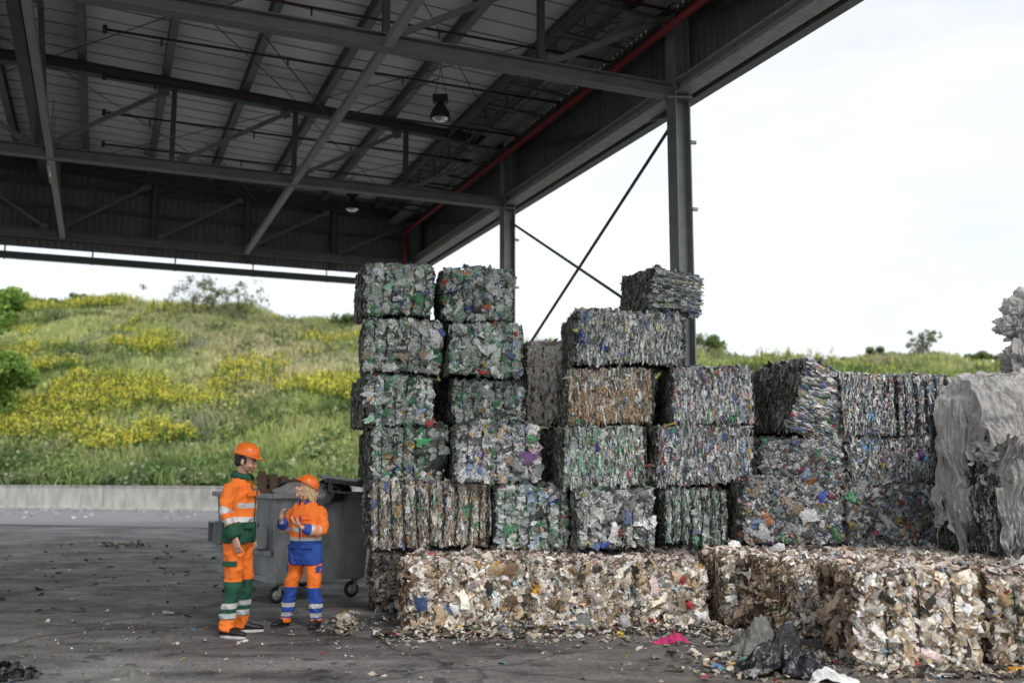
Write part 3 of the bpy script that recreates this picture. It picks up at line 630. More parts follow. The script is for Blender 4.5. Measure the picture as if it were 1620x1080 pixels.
# bell lamps
for i,s in enumerate((3.75,10.2)):
    p=O+B3(s,2.44,7.66); g=empty('hanging_lamp',tuple(p),0,['unlit black bell lamp hanging from the roof, the larger nearer one','unlit black bell lamp hanging from the roof, the smaller one near the end wall'][i],'hanging lamp','bell lamps under the canopy roof')
    mb=MB(); mb.lathe((0,0,0),[(.175,0),(.18,.02),(.165,.10),(.12,.20),(.075,.26),(.06,.28),(.05,.265),(.10,.19),(.155,.09),(.168,.012)],24); mb.build('shade','black',g,True)
    mb=MB(); mb.lathe((0,0,.02),[(.01,-.075),(.06,-.07),(.11,-.05),(.145,-.02),(.165,.02)],24); mb.build('lens','lamp_glass',g,True)
    mb=MB(); mb.box((0,0,.36),(.26,.15,.14)); mb.box((0,0,.30),(.1,.1,.06)); mb.build('ballast','black',g,bevel=.01)
    mb=MB(); mb.tube([(-.1,0,.43),(0,0,.92)],.006,5); mb.tube([(.1,0,.43),(0,0,.92)],.006,5); mb.tube([(0,0,.92),(0.02,0,1.12)],.006,5); mb.build('chain','steel_dark',g)
# ------------------------------------------------------------------ bales
def place(x0,x1,yt,yb,Y,rot,D):
    a=R(rot); c,s=math.cos(a),math.sin(a); zm=(at(x0,yt,Y)[2]+at(x0,yb,Y)[2])/2
    X0=at(x0,(yt+yb)/2,Y)[0]; k=math.cos(PITCH)+(zm-1.6)/Y*math.sin(PITCH); r=(x1-810)/F*k
    W=(r*Y-X0)/(c-r*s); z0=at(x0,yb,Y)[2]; z1=at(x0,yt,Y)[2]
    return (X0+W/2*c-D/2*s, Y+W/2*s+D/2*c, z0), W, z1-z0, a
BALES=[
 # x0, x1, ytop, ybottom, Y, turn, depth, style, palette, straps, accents, extra, label
 (570,688,413,499,11.65,13,1.05,'face',PET,6,4,{}, 'clear and green bottle bale on top of the left hand tower'),
 (575,702,499,588,11.6,12,1.25,'face',PET,6,4,{}, 'bottle bale second from the top of the left hand tower'),
 (571,690,588,673,11.6,15,1.35,'face',PET,6,6,{}, 'bottle bale with bright green left edge, third from the top of the left tower'),
 (588,709,673,760,11.55,16,1.4,'face',PET,6,5,{'bright':.85}, 'bottle bale fourth from the top of the left hand tower'),
 (576,779,760,868,11.35,9,1.2,'vert',PETB,9,6,{}, 'long brown and green streaked bale at the foot of the left hand tower'),
 (697,818,420,505,11.8,9,1.05,'face',PET,6,3,{'bright':.85}, 'bottle bale on top of the second tower from the left'),
 (706,830,505,594,11.75,9,1.15,'face',PET,6,3,{}, 'bottle bale with an orange scrap, second from the top of the second tower'),
 (712,836,594,669,11.85,8,1.15,'face',PET,6,5,{'bright':.7}, 'dull green bottle bale third from the top of the second tower'),
 (712,858,666,764,11.5,4,1.2,'face',MIX,5,8,{'acc':[(.08,.36,.14),(.75,.75,.72),(.5,.36,.05),(.8,.8,.5),(.3,.45,.65)]}, 'colourful bale with torn white film, fourth from the top of the second tower'),
 (782,905,764,868,11.5,4,1.2,'face',PET,6,0,{'acc2':1}, 'pale bottle bale with vivid green patch at the foot of the second tower'),
 (828,908,537,672,12.75,4,1.1,'vert',CREAM,0,0,{'mt':'paper','bright':2.0}, 'cream coloured paper bale set back between the second tower and the wide middle bales'),
 (1024,1110,420,492,11.7,20,.9,'layer',FILMY,0,2,{'ragged':3,'tilt':(.03,.10,0)}, 'crooked layered grey film bale perched on top in front of the steel column'),
 (903,1088,487,577,11.45,3,1.15,'vert',FILMY,0,5,{'acc':[(.04,.08,.4),(.7,.7,.7),(.1,.5,.15),(.1,.2,.4)],'ragged':2,'bright':1.25}, 'wide grey green film bale directly under the crooked layered one'),
 (893,1040,577,672,11.4,2,1.15,'vert',PETB,0,3,{'bands':[(.08,.33,(.5,.34,.2)),(.42,.62,(.52,.36,.22))]}, 'bale with two brown bands across its front, left of the dark gap'),
 (1058,1197,576,671,11.5,-2,1.15,'vert',MIX,0,4,{'acc':[(.1,.5,.2),(.5,.6,.7)],'bright':1.1}, 'pale blue and white streaked bale right of the dark gap'),
 (884,1030,672,771,11.35,2,1.2,'vert',PET,0,6,{'acc':[(.3,.42,.55),(.08,.4,.12),(.05,.1,.4),(.6,.2,.05)],'bright':.95}, 'bottle bale with blue and orange scraps at its left edge, under the brown banded bale'),
 (1031,1200,671,767,11.4,0,1.2,'vert',MIX,0,4,{'acc':[(.1,.4,.15),(.2,.2,.4)],'bright':.85}, 'fine streaked grey bale under the pale blue and white one'),
 (912,1040,770,868,11.2,5,1.2,'face',FILMY,6,4,{'acc':[(.05,.09,.4),(.55,.04,.06),(.3,.4,.5)],'bright':1.15}, 'grey bale with a red scrap standing on paper bales, left of the narrow dull one'),
 (1044,1156,768,862,11.4,3,1.2,'vert',PET,6,2,{'bright':.75}, 'narrow dull grey bale standing on the paper bales, left of the black slot'),
 (1240,1338,566,698,11.3,16,1.2,'layer',MIX,0,5,{'tilt':(0,.30,0),'ragged':3,'bright':.8}, 'tilted layered bale with a dark left side, at the top of the right hand stack'),
 (1330,1420,592,690,11.4,0,1.2,'vert',MIX,0,5,{'acc':[(.2,.4,.65),(.7,.65,.2),(.65,.6,.6),(.5,.3,.3)],'bright':.9}, 'bale with big blue and yellow green scraps, right of the tilted layered one'),
 (1420,1512,594,690,11.5,-3,1.2,'vert',MIX,5,4,{'acc':[(.5,.1,.15),(.3,.45,.6)]}, 'blue and white streaked bale with a red scrap, next to the film heap'),
 (1203,1338,690,766,11.4,0,1.2,'face',MIX,0,5,{'bright':.58}, 'dark jumbled bale directly under the tilted layered one'),
 (1338,1500,690,768,11.4,-2,1.2,'vert',MIX,0,6,{'acc':[(.2,.4,.65),(.7,.68,.6),(.3,.1,.4)],'bright':.75}, 'dark blue flecked bale in the middle row beside the plastic film heap'),
 (1172,1335,757,864,11.15,4,1.2,'face',MIX,0,8,{'acc':[(.04,.12,.5),(.08,.4,.12),(.5,.2,.08),(.3,.5,.6)],'bright':.66}, 'colourful bale with orange and royal blue scraps right of the black slot'),
 (1335,1500,764,868,11.2,-3,1.2,'face',MIX,0,5,{'bright':.5}, 'dusky mixed plastic bale at the foot of the right stack, beside the film heap'),
 (1504,1660,692,868,11.8,-4,1.2,'vert',FILMY,0,0,{'bright':.4}, 'bale coloured nearly black for the shadow behind the hanging plastic film'),  # low bright puts the shadow into its colours
 (1516,1660,600,690,12.0,-2,1.2,'vert',MIX,0,2,{'bright':.6,'dens':.6}, 'mixed bale behind the plastic film heap in the top row'),
]
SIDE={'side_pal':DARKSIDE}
for i,(x0,x1,yt,yb,Y,rot,D,style,pal,st,ac,ex,lab) in enumerate(BALES):
    loc,W,H,a=place(x0,x1,yt,yb,Y,rot,D); ex=dict(ex); tilt=ex.pop('tilt',None); acc2=ex.pop('acc2',None)
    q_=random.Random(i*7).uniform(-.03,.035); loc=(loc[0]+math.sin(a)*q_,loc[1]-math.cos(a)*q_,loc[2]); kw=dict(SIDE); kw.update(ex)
    root=empty('paper_bale' if ex.get('mt')=='paper' else 'plastic_bale',loc,a,lab,'bale','pressed plastic bales stacked under the canopy' if ex.get('mt')!='paper' else None)
    if tilt: root.rotation_euler=(tilt[0],tilt[1],a); 
    if tilt and tilt[1]>.2: root.location.z+=-.02
    rr_=random.Random(i*13); root.rotation_euler.z+=rr_.uniform(-.02,.02)
    if not tilt: root.rotation_euler.y+=rr_.uniform(-.012,.012)
    if x0>=1170 and style!='layer': kw['soft']=True; W+=.05; H+=.03; kw['ragged']=kw.get('ragged',2.5)
    if acc2: kw['acc']=[(.08,.42,.15),(.03,.08,.45),(.5,.6,.7)]; ac=9
    make_bale(root,W-.035,D,H-.03,style,pal,100+i,st,ac,**kw)
# bales behind, seen through the gaps, and the layer the plastic bales stand on
BACK=[((-1.25,13.5,0),2.1,.72,'paper bale under the back of the left hand tower'),]
k=0
for (X,Y,z,W,H,lab) in [(1.0,13.35,1.45,1.5,.68,'shadowed bale seen at the foot of the dark gap'),(1.55,13.3,2.13,1.3,.66,'shadowed bale seen in the upper half of the dark gap'),
        (2.85,13.3,.72,1.4,.72,'shadowed bale seen deep inside the black slot'),(-.15,13.3,1.45,1.2,.68,'shadowed bale behind the colourful bale with torn white film'),(-1.2,13.5,1.42,1.3,1.38,'shadowed bale seen in the slit between the two left towers')]:
    root=empty('plastic_bale',(X,Y,z),0,lab,'bale','pressed plastic bales stacked under the canopy'); make_bale(root,W,1.1,H,'vert',FILMY,200+k,0,0,dens=.5,bright=.5,side_pal=DARKSIDE); k+=1  # reduced bright paints the shade of the gaps into these bales
for j,(X,W,lab) in enumerate([(-1.0,1.35,'shade-darkened paper bale at floor level under the left tower, beside the steel container'),(.35,1.3,'paper bale at floor level under the second tower'),(1.7,1.3,'paper bale at floor level under the grey bale with a red scrap'),(3.05,1.3,'paper bale at floor level below the black slot'),(4.45,1.4,'paper bale at floor level below the dusky mixed bale')]):
    root=empty('paper_bale',(X,12.15,0),R(3),lab,'bale','paper bales at floor level under the plastic ones'); make_bale(root,W,1.25,.70,'scrap',CARD,300+j,0,0,dens=.7,mt='paper',top_pal=CARDTOP,side_pal=CARDSIDE,name='compressed_paper',bright=.35 if j==0 else .75)  # first bale's low bright paints the shade under the tower into it
PB=[(644,838,893,1001,10.08,9,1.4,5,{}, 'cream and white paper bale at the left end of the front row'),
 (838,1002,893,997,10.18,4,1.3,4,{'acc':[(.5,.04,.06),(.55,.3,.05),(.75,.75,.75)]}, 'cream paper bale in the front row with red scraps, second from the left'),
 (1002,1118,891,988,10.32,4,1.2,3,{'acc':[(.5,.04,.06),(.7,.68,.62)]}, 'narrow cream paper bale third from the left in the front row, behind the pink cloth'),
 (1256,1420,890,1010,9.66,27,1.45,2,{}, 'turned paper bale showing a long dark brown side, behind the black bag'),
 (1352,1555,903,1058,8.22,-4,1.3,3,{}, 'large cream and brown paper bale in the right foreground'),
 (1560,1700,908,1050,8.42,-8,1.2,2,{'bright':.85,'acc':[(.06,.2,.5),(.3,.4,.15),(.5,.45,.3)]}, 'paper bale with blue and green scraps cut off by the right edge')]
for i,(x0,x1,yt,yb,Y,rot,D,st,ex,lab) in enumerate(PB):
    loc,W,H,a=place(x0,x1,yt,yb,Y,rot,D); H+=loc[2]; loc=(loc[0],loc[1],0)
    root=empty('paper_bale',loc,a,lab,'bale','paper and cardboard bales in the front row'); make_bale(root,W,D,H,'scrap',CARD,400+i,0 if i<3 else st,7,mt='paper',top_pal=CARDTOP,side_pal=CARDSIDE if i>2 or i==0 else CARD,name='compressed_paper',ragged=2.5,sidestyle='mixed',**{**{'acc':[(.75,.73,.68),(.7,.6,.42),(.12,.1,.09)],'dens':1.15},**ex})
for i,(X,Y,W,D,rot,lab) in enumerate([(4.85,10.5,1.7,1.25,-3,'low paper bale under the hanging plastic film'),(2.75,10.95,1.2,1.0,4,'low paper bale between the turned one and the colourful plastic bale'),(3.95,10.9,1.0,1.0,4,'paper bale with a ragged top behind the large foreground bale')]):
    root=empty('paper_bale',(X,Y,0),R(rot),lab,'bale','paper and cardboard bales in the front row'); make_bale(root,W,D,.74,'scrap',CARD,450+i,0,5,mt='paper',top_pal=CARDTOP,side_pal=CARDSIDE,name='compressed_paper',ragged=3,acc=[(.7,.65,.55)])

# ------------------------------------------------------------------ plastic film heap on the right
def ridged(P,sc,seed): return 1-np.abs(vn(P,sc,seed))*2
def blob(name,c,r,mats,seed,amp=.25,sc=3.0,parent=None,sub=5,flat=None):
    bm=bmesh.new(); bmesh.ops.create_icosphere(bm,subdivisions=sub,radius=1); me=bpy.data.meshes.new(name); bm.to_mesh(me); bm.free()
    n=len(me.vertices); v=np.empty(n*3); me.vertices.foreach_get('co',v); v=v.reshape(-1,3); P=v+seed*3.3
    k=1+amp*(ridged(P,sc*.5,seed)*.6+ridged(P+vn(P,2,seed)[:,None]*.3,sc*1.3,seed+1)*.45+ridged(P,sc*3,seed+2)*.18)
    v=v*k[:,None]*np.array(r)
    if flat is not None: v[:,2]=np.maximum(v[:,2],flat)
    me.vertices.foreach_set('co',(v+np.array(c)).ravel()); me.update(); return link(name,me,parent,mats,True)
def drape(nm,rng,top,out,width,length,over,fold=.05,nu=64,nv=60):
    """a crumpled sheet that starts on top, runs over the edge in direction out and hangs down"""
    out=np.array((out[0],out[1],0.0)); out/=np.linalg.norm(out); sd=np.array((-out[1],out[0],0)); u=np.linspace(-.5,.5,nu); t=np.linspace(0,1,nv); U_,T=np.meshgrid(u,t,indexing='ij'); ph=rng.uniform(0,6,8)
    # ragged hem: every strip has its own length
    ln=length*(1-.35*np.abs(np.sin(U_*4+ph[6]))-.12*np.abs(np.sin(U_*13+ph[7]))-.05*np.sin(U_*41+ph[0])); L=over+ln; s=T*L
    a=np.clip(s/over,0,1); hang=np.clip((s-over)/max(length,.01),0,1)
    r=over*np.sin(a*math.pi/2)*.95; zz=-over*(1-np.cos(a*math.pi/2))*.55-np.clip(s-over*.8,0,None)*.97
    wd=width*(1-.45*hang+.25*np.sin(hang*6+ph[0])*hang); w1=np.sin(U_*14+ph[1]+hang*3+1.2*np.sin(hang*4+ph[2])); w2=np.sin(U_*33+ph[2]-hang*5); w3=np.sin(U_*67+ph[3]+hang*4)
    f=fold*(.3+hang)*((1-np.abs(w1)*2)*.8+(1-np.abs(w2)*2)*.45+w3*.3)
    lat=U_*wd+.10*np.sin(hang*4+ph[4])*hang; P=np.array(top)+out*(r+f+.07*np.sin(hang*5+ph[5])*hang)[...,None]+sd*lat[...,None]+np.array((0,0,1.0))*zz[...,None]
    P=P.reshape(-1,3); Q=P*np.array((1,1,.65))+ph[:3]
    nr=nrm(out+np.array((0,0,.6)))
    dsp=(ridged(Q,5,3)-.3)*.045+(ridged(Q,11,4)-.3)*.028+(ridged(Q,24,5)-.3)*.013; P=P+nr*dsp[:,None]
    for k in range(3): P[:,k]+=vn(Q+k*5,9,k+3)*.022
    ii=(np.arange(nu-1)[:,None]*nv+np.arange(nv-1)[None]).ravel(); nm.add(P,np.stack([ii,ii+nv,ii+nv+1,ii+1],-1),np.ones_like(P))
rng=np.random.default_rng(77)
fx,fy=5.25,10.45
froot=empty('film_heap',(fx,fy,.74),0,'big heap of crumpled translucent grey plastic film hanging over the paper bales','plastic film')
make_bale(froot,1.25,1.05,1.62,'vert',FILMY,500,0,0,dens=.5,bright=.22,name='baled_film')
nm=NM()
for i in range(44):
    a=rng.uniform(-2.9,-.8); top=(rng.uniform(-.4,.4),rng.uniform(-.3,.2),1.80+rng.uniform(-.12,.08)); drape(nm,rng,top,(math.cos(a),math.sin(a)),rng.uniform(.25,.6),(rng.uniform(.2,.9) if i>17 else rng.uniform(.8,1.4)),rng.uniform(.38,.66),rng.uniform(.02,.045))
for i in range(62):
    a=rng.uniform(-3.1,-.9); drape(nm,rng,(math.cos(a)*.44,math.sin(a)*.38,rng.uniform(.6,1.6)),(math.cos(a),math.sin(a)),rng.uniform(.16,.55),rng.uniform(.35,1.0),rng.uniform(.12,.34),.03,40,40)
nm.build('draped_film',['film'],froot,True)
def crumple(P,seed,k): return (ridged(P,k,seed)-.3)*.5+(ridged(P,k*2.2,seed+1)-.3)*.3+(ridged(P,k*4.6,seed+2)-.3)*.16
def wad(c_,r,seed,parent):
    bm=bmesh.new(); bmesh.ops.create_icosphere(bm,subdivisions=6,radius=1); me=bpy.data.meshes.new('wad'); bm.to_mesh(me); bm.free()
    n=len(me.vertices); v=np.empty(n*3); me.vertices.foreach_get('co',v); v=v.reshape(-1,3); P=v+seed*3.3; P=P+vn(P,2.5,seed)[:,None]*.25
    v=v*(1+.75*crumple(P,seed,1.7))[:,None]*np.array(r); v[:,0]+=vn(P,3,seed+7)*.05; me.vertices.foreach_set('co',(v+np.array(c_)).ravel()); me.update(); return link('crumpled_film',me,parent,['film'],True)
for i,(dx,dy,dz,r) in enumerate([(-.3,-.35,1.62,.26),(.15,-.35,1.60,.30),(.5,-.3,1.5,.25),(.1,-.62,1.15,.2),(-.4,-.5,1.05,.17)]): wad((dx,dy,dz),(r,r*.75,r*.8),i+3,froot)
r2=empty('film_heap',(5.86,10.9,2.3),0,'upper clump of crumpled plastic film rising at the right edge above the big heap','plastic film')
for i,(dx,dy,dz,r) in enumerate([(.0,0,.25,.34),(-.12,-.05,.5,.25),(.08,0,.82,.28),(.02,0,1.1,.25),(-.26,-.02,.92,.13),(.3,.05,.6,.4),(-.2,0,.12,.3)]): wad((dx,dy,dz),(r,r*.8,r*.8),i+23,r2)
nm=NM()
for i in range(16):
    a=rng.uniform(-2.9,-.9); drape(nm,rng,(math.cos(a)*.05,math.sin(a)*.05,rng.uniform(.5,1.2)),(math.cos(a),math.sin(a)),rng.uniform(.15,.4),rng.uniform(.1,.45),rng.uniform(.2,.36),.03,40,40)
nm.build('draped_film',['film'],r2,True)

# ------------------------------------------------------------------ things on the ground
def sheet(name,loc,sx,sy,hf,mats,seed,label,cat,amp=.05,sc=6,rz_=0,n=84,thick=.0):
    g=np.linspace(-1,1,n); a,b=np.meshgrid(g,g,indexing='ij'); P=np.stack([a.ravel(),b.ravel(),np.zeros(n*n)],-1)
    rr=np.hypot(P[:,0],P[:,1]); ang=np.arctan2(P[:,1],P[:,0]); out=1+.25*np.sin(ang*3+seed)+.15*np.sin(ang*5+seed*2); m=np.maximum(np.abs(P[:,0]),np.abs(P[:,1])); sc_=np.where(rr>0,m/np.maximum(rr,1e-6),1)*out
    x=P[:,0]*sc_; y=P[:,1]*sc_; Q=np.stack([x*sx,y*sy,np.zeros(n*n)],-1)
    W_=Q+vn(Q,4,seed+9)[:,None]*.06; z=hf(x,y)*(.75+.25*ridged(W_+seed,sc*.6,seed+3))+np.clip(1.25-m,0,1)*(amp*(ridged(W_+seed,sc,seed)+.6*ridged(W_+seed,sc*2.3,seed+1)+.3*ridged(W_,sc*5,seed+2)+.4)); Q[:,0]+=vn(Q,sc,seed+5)*.06; Q[:,1]+=vn(Q,sc,seed+6)*.06; Q[:,2]=np.maximum(z,.012)
    nm=NM(); ii=(np.arange(n-1)[:,None]*n+np.arange(n-1)[None]).ravel(); nm.add(Q,np.stack([ii,ii+n,ii+n+1,ii+1],-1),np.ones_like(Q)); o=nm.build(name,mats,None,False); o.location=loc; o.rotation_euler=(0,0,rz_); tag(o,label,cat); return o
def peak(cx,cy,h,k): return lambda x,y: h*np.exp(-k*np.hypot(x-cx,y-cy))
sheet('plastic_bag',(2.14,8.05,0),.36,.26,lambda x,y:.27*np.exp(-3.6*np.hypot(x-.05,(y-.1)*.7))+.08*np.exp(-3*((x-.6)**2+y**2))+.10*np.exp(-3*((x+.5)**2+y**2)),['bag'],4,'crumpled black plastic bag pitched like a tent in front of the turned paper bale','bag',.09,9,.1)
sheet('plastic_bag',(2.1,8.85,0),.22,.2,lambda x,y:.22*np.exp(-1.6*((x-.2)**2+y**2)),['clear'],9,'greyish translucent plastic bag standing behind the black one','bag',.09,8,.3)
sheet('plastic_bag',(-2.93,7.52,0),.27,.22,lambda x,y:.11*np.exp(-1.5*(x**2+y**2)),['clear'],14,'crumpled clear plastic bag at the bottom edge below the workers','bag',.035,4.5,.3)
sheet('foam_sheet',(2.45,7.75,0),.15,.10,lambda x,y:.06*np.exp(-1.2*(x**2+y**2)),['white'],17,'off white crumpled sheet beside the black bag','foam',.03,9,.2)
sheet('cloth',(1.46,9.45,0),.155,.07,lambda x,y:.07*np.exp(-3*((x-.5)**2+y**2)),['pink'],21,'bright pink cloth lying in front of the paper bales','cloth',.045,10,.15)
sheet('cloth',(4.4,8.02,0),.17,.07,lambda x,y:.05*np.exp(-2*(x**2+y**2)),['mint'],25,'mint green plastic sheet on the ground by the right hand bale','plastic sheet',.03,10,-.2)
g=empty('bottle',(4.02,8.02,.035),R(-20),'yellow plastic bottle lying in front of the large foreground bale','bottle'); mb=MB(); mb.tube([(-.10,0,0),(-.085,0,0),(.04,0,0),(.07,0,.0),(.085,0,0),(.10,0,0)],[.02,.032,.034,.028,.014,.014],12); mb.build('body','yellow',g,True); mb=MB(); mb.tube([(.098,0,0),(.125,0,0)],.017,12); mb.build('cap','white',g)
# heap of dark scrap in the left corner
rng=np.random.default_rng(5); nm=NM(); n=420; a=rng.uniform(0,6.28,n); r=rng.random(n)**.7; P=np.stack([np.cos(a)*r*.42,np.sin(a)*r*.26,np.zeros(n)],-1); P[:,2]=(1-r)*.13*rng.random(n)+.015
A,B,N=frames(rng,n,np.array((0,1,0.)),np.array((0,0,1.)),(.9,.9),3.1); nm.flakes(rng,P,A,B,N,rng.uniform(.02,.09,n),rng.uniform(.03,.12,n),pick(rng,[((.06,.065,.065),4),((.12,.12,.12),2),((.25,.25,.24),.6),((.03,.03,.03),3)],n),.4,.3,3,4)
o=nm.build('scrap_pile',['paper']); o.location=(-4.15,7.95,0); tag(o,'small heap of dark scrap in the bottom left corner of the yard','scrap')
nm=NM(); n=160; a=rng.uniform(0,6.28,n); r=rng.random(n)**.6; P=np.stack([np.cos(a)*r*.5,np.sin(a)*r*.35,rng.random(n)*.05+.015],-1)
A,B,N=frames(rng,n,np.array((0,1,0.)),np.array((0,0,1.)),(.7,.7),3.1); nm.flakes(rng,P,A,B,N,rng.uniform(.03,.12,n),rng.uniform(.03,.12,n),pick(rng,[((.6,.6,.55),4),((.35,.4,.25),2),((.2,.2,.2),2)],n),.4,.3,3,4)
o=nm.build('scrap_pile',['paper']); o.location=(-8.4,21.6,0); tag(o,'flat patch of pale rubbish on the asphalt left of the workers','scrap')
# litter: along the bales, round the container, thin over the yard
nm=NM(); LP=[((.60,.55,.46),8),((.45,.37,.28),6),((.74,.72,.68),3),((.08,.07,.06),6),((.25,.2,.15),4),((.1,.25,.5),.5),((.5,.06,.08),.4),((.6,.45,.05),.5),((.15,.35,.25),.6),((.3,.3,.29),4)]
def litter(n,f,s0,s1,zh=.02,pal=LP):
    P=f(n); P[:,2]=.008+rng.random(n)*zh; A,B,N=frames(rng,n,np.array((0,1,0.)),np.array((0,0,1.)),(.45,.45),3.1); w=np.exp(rng.uniform(math.log(s0),math.log(s1),n)); nm.flakes(rng,P,A,B,N,w,w*rng.uniform(.7,2,n),pick(rng,pal,n),.3,.25,3,4)
def along(p,q,sd):
    p=np.array(p);q=np.array(q)
    def f(n):
        t=rng.random((n,1)); P=np.zeros((n,3)); P[:,:2]=p+(q-p)*t; d=np.array([q[1]-p[1],-(q[0]-p[0])]); d=d/np.linalg.norm(d); P[:,:2]+=d*np.abs(rng.normal(0,sd,(n,1))); return P
    return f
def area(x0,x1,y0,y1): return lambda n: np.stack([rng.uniform(x0,x1,n),rng.uniform(y0,y1,n),np.zeros(n)],-1)
litter(1500,along((-1.35,10.05),(2.1,10.35),.17),.015,.085,.05); litter(300,along((-1.25,10.0),(0.2,10.1),.3),.012,.06,.04); litter(420,along((-.3,9.9),(2.1,10.1),.4),.008,.05,.02)
litter(900,along((2.1,10.2),(2.85,8.5),.22),.012,.07,.05); litter(900,along((2.8,8.22),(4.8,8.15),.16),.012,.08,.05); litter(260,along((2.2,8.9),(4.0,7.9),.5),.008,.04)
litter(160,along((-1.7,11.2),(-1.55,9.9),.12),.015,.08,.05); litter(90,area(-2.0,-1.3,10.0,11.2),.01,.06)
litter(1500,area(-5,5,6.2,11),.006,.024,.004); litter(110,area(-4,3,6.4,9.8),.012,.04,.012); litter(700,area(-14,-2,9,24),.01,.05,.01); litter(90,area(-6,4,6.4,12),.02,.06,.02); litter(160,area(-13,-3,11,22),.03,.09,.02,[((.04,.04,.04),5),((.3,.3,.28),2),((.1,.09,.08),3)])
litter(260,lambda n:np.stack([(x:=rng.uniform(-24,-9,n)),yw(x)-rng.random(n)**2*7-.2,np.zeros(n)],-1),.03,.12,.03,[((.6,.6,.58),5),((.2,.2,.2),3)])
litter(380,lambda n:np.array((2.0,8.4,0))+np.stack([rng.normal(0,.28,n),rng.normal(0,.35,n),np.zeros(n)],-1),.012,.09,.04)
tag(nm.build('litter',['paper']),'paper scraps and crumbs of plastic scattered over the yard','litter',kind='stuff')

# ------------------------------------------------------------------ steel container
bn=empty('waste_container',(-2.88,12.0,0),R(38),'open grey steel waste container on castors behind the two workers','container')
BW,BL,Z0,Z1=1.36,1.8,.25,1.29      # local x: short face, local y: long face
mb=MB(); t=.03; i0=.06
vb=lambda x,y,z:(x,y,z)
def wallq(a,b,c,d,th):
    a,b,c,d=map(Vector,(a,b,c,d)); nn=(b-a).cross(d-a).normalized()*th; mb.add([a,b,c,d,a+nn,b+nn,c+nn,d+nn],[(0,3,2,1),(4,5,6,7),(0,1,5,4),(1,2,6,5),(2,3,7,6),(3,0,4,7)])
wallq((i0,i0,Z0),(BW-i0,i0,Z0),(BW,0,Z1),(0,0,Z1),-t); wallq((BW-i0,BL-i0,Z0),(i0,BL-i0,Z0),(0,BL,Z1),(BW,BL,Z1),-t)
wallq((i0,BL-i0,Z0),(i0,i0,Z0),(0,0,Z1),(0,BL,Z1),-t); wallq((BW-i0,i0,Z0),(BW-i0,BL-i0,Z0),(BW,BL,Z1),(BW,0,Z1),-t); mb.box((BW/2,BL/2,Z0+.015),(BW-2*i0,BL-2*i0,.03))
mb.build('body','bin',bn,bevel=.006)
mb=MB()
for p,q in (((-.03,-.03),(BW+.03,-.03)),((BW+.03,-.03),(BW+.03,BL+.03)),((BW+.03,BL+.03),(-.03,BL+.03)),((-.03,BL+.03),(-.03,-.03))): mb.bar((*p,Z1+.01),(*q,Z1+.01),.075,.06)
mb.build('rim','bin',bn,bevel=.006)
for y in (.32,1.62):
    mb=MB(); c=Vector((-.06,y,.80)); 
    for dz in (-.13,.13): mb.box(c+Vector((0,0,dz)),(.16,.2,.02))
    for dy in (-.1,.1): mb.box(c+Vector((0,dy,0)),(.16,.02,.27))
    mb.box(c+Vector((.07,0,0)),(.02,.2,.27)); mb.build('lifting_pocket','bin',bn)
mb=MB(); mb.bar((-.02,.04,.62),(-.0,BL-.04,.62),.05,.05); mb.bar((.03,.0,.3),(.03,BL,.3),.05,.06); mb.build('rib','bin',bn)
for x,y in ((.16,.2),(.16,1.6),(1.19,.2),(1.19,1.6)):
    wh=bpy.data.objects.new('castor',None); C.objects.link(wh); wh.parent=bn; wh.location=(x,y,.004)
    mb=MB(); mb.lathe((0,-.025,.1),[(.055,0),(.098,.004),(.1,.015),(.1,.035),(.098,.046),(.055,.05)],20,axis=(0,1,0)); mb.build('tyre','rubber',wh,True)
    mb=MB(); mb.lathe((0,-.03,.1),[(.02,0),(.06,.003),(.06,.057),(.02,.06)],16,axis=(0,1,0)); mb.build('rim','steel_pale',wh,True)
    mb=MB()
    for dy in (-.045,.045): mb.bar((0,dy,.09),(.05,dy,.235),.045,.008,up=(0,1,0))
    mb.box((.05,0,.235),(.12,.11,.02)); mb.build('fork','steel_pale',wh)
# things lying in the container
MBp=lambda:MB()
lid=empty('container_lid',(-1.92,12.55,1.34),R(20),'black plastic lid tipped over the right end of the container','lid')
mb=MB(); mb.box((-.1,0,.13),(.80,.55,.03),rx=.10,ry=.13); mb.box((-.1,-.28,.10),(.80,.03,.06),ry=.13); mb.box((-.42,-.3,.05),(.05,.04,.22),ry=-.2); mb.build('panel','black',lid,bevel=.01)
mb=MB(); mb.tube([(-.45,-.28,.09),(-.44,-.31,.02),(-.30,-.31,.0),(.25,-.31,.0)],.012,6); mb.build('handle','steel_dark',lid)
pal=empty('pallet',(-2.90,12.95,1.36),R(25),'broken dark wooden pallet tipped on the rubbish in the container','pallet'); pal.rotation_euler=(R(20),R(12),R(20))
for j in range(6):
    mb=MB(); mb.box((-.38+.15*j,0,.05),(.10,.62,.02),rz=random.uniform(-.04,.04)); mb.build('board','wood',pal)
for j in range(3):
    mb=MB(); mb.box((0,-.26+.26*j,0),(.86,.07,.075)); mb.build('bearer','wood',pal)
for j in range(4):
    mb=MB(); mb.box((-.36+.24*j,0,-.05),(.10,.62,.02)); mb.build('bottom_board','wood',pal)
o=blob('rubbish_sack',(0,0,0),(.34,.26,.13),['film'],61,.3,3,None,4); o.location=(-2.62,12.45,1.30); tag(o,'pale grey plastic sack bulging over the container rim','sack')
o=blob('rubbish_sack',(0,0,0),(.42,.42,.22),['bag'],63,.3,3,None,4); o.location=(-3.0,13.0,1.18); tag(o,'black rubbish sack in the container under the wooden pallet','sack')
o=blob('rubbish_sack',(0,0,0),(.2,.2,.13),['bag'],65,.3,3,None,4); o.location=(-2.28,12.55,1.36); tag(o,'small black rubbish sack next to the lid on the container','sack')
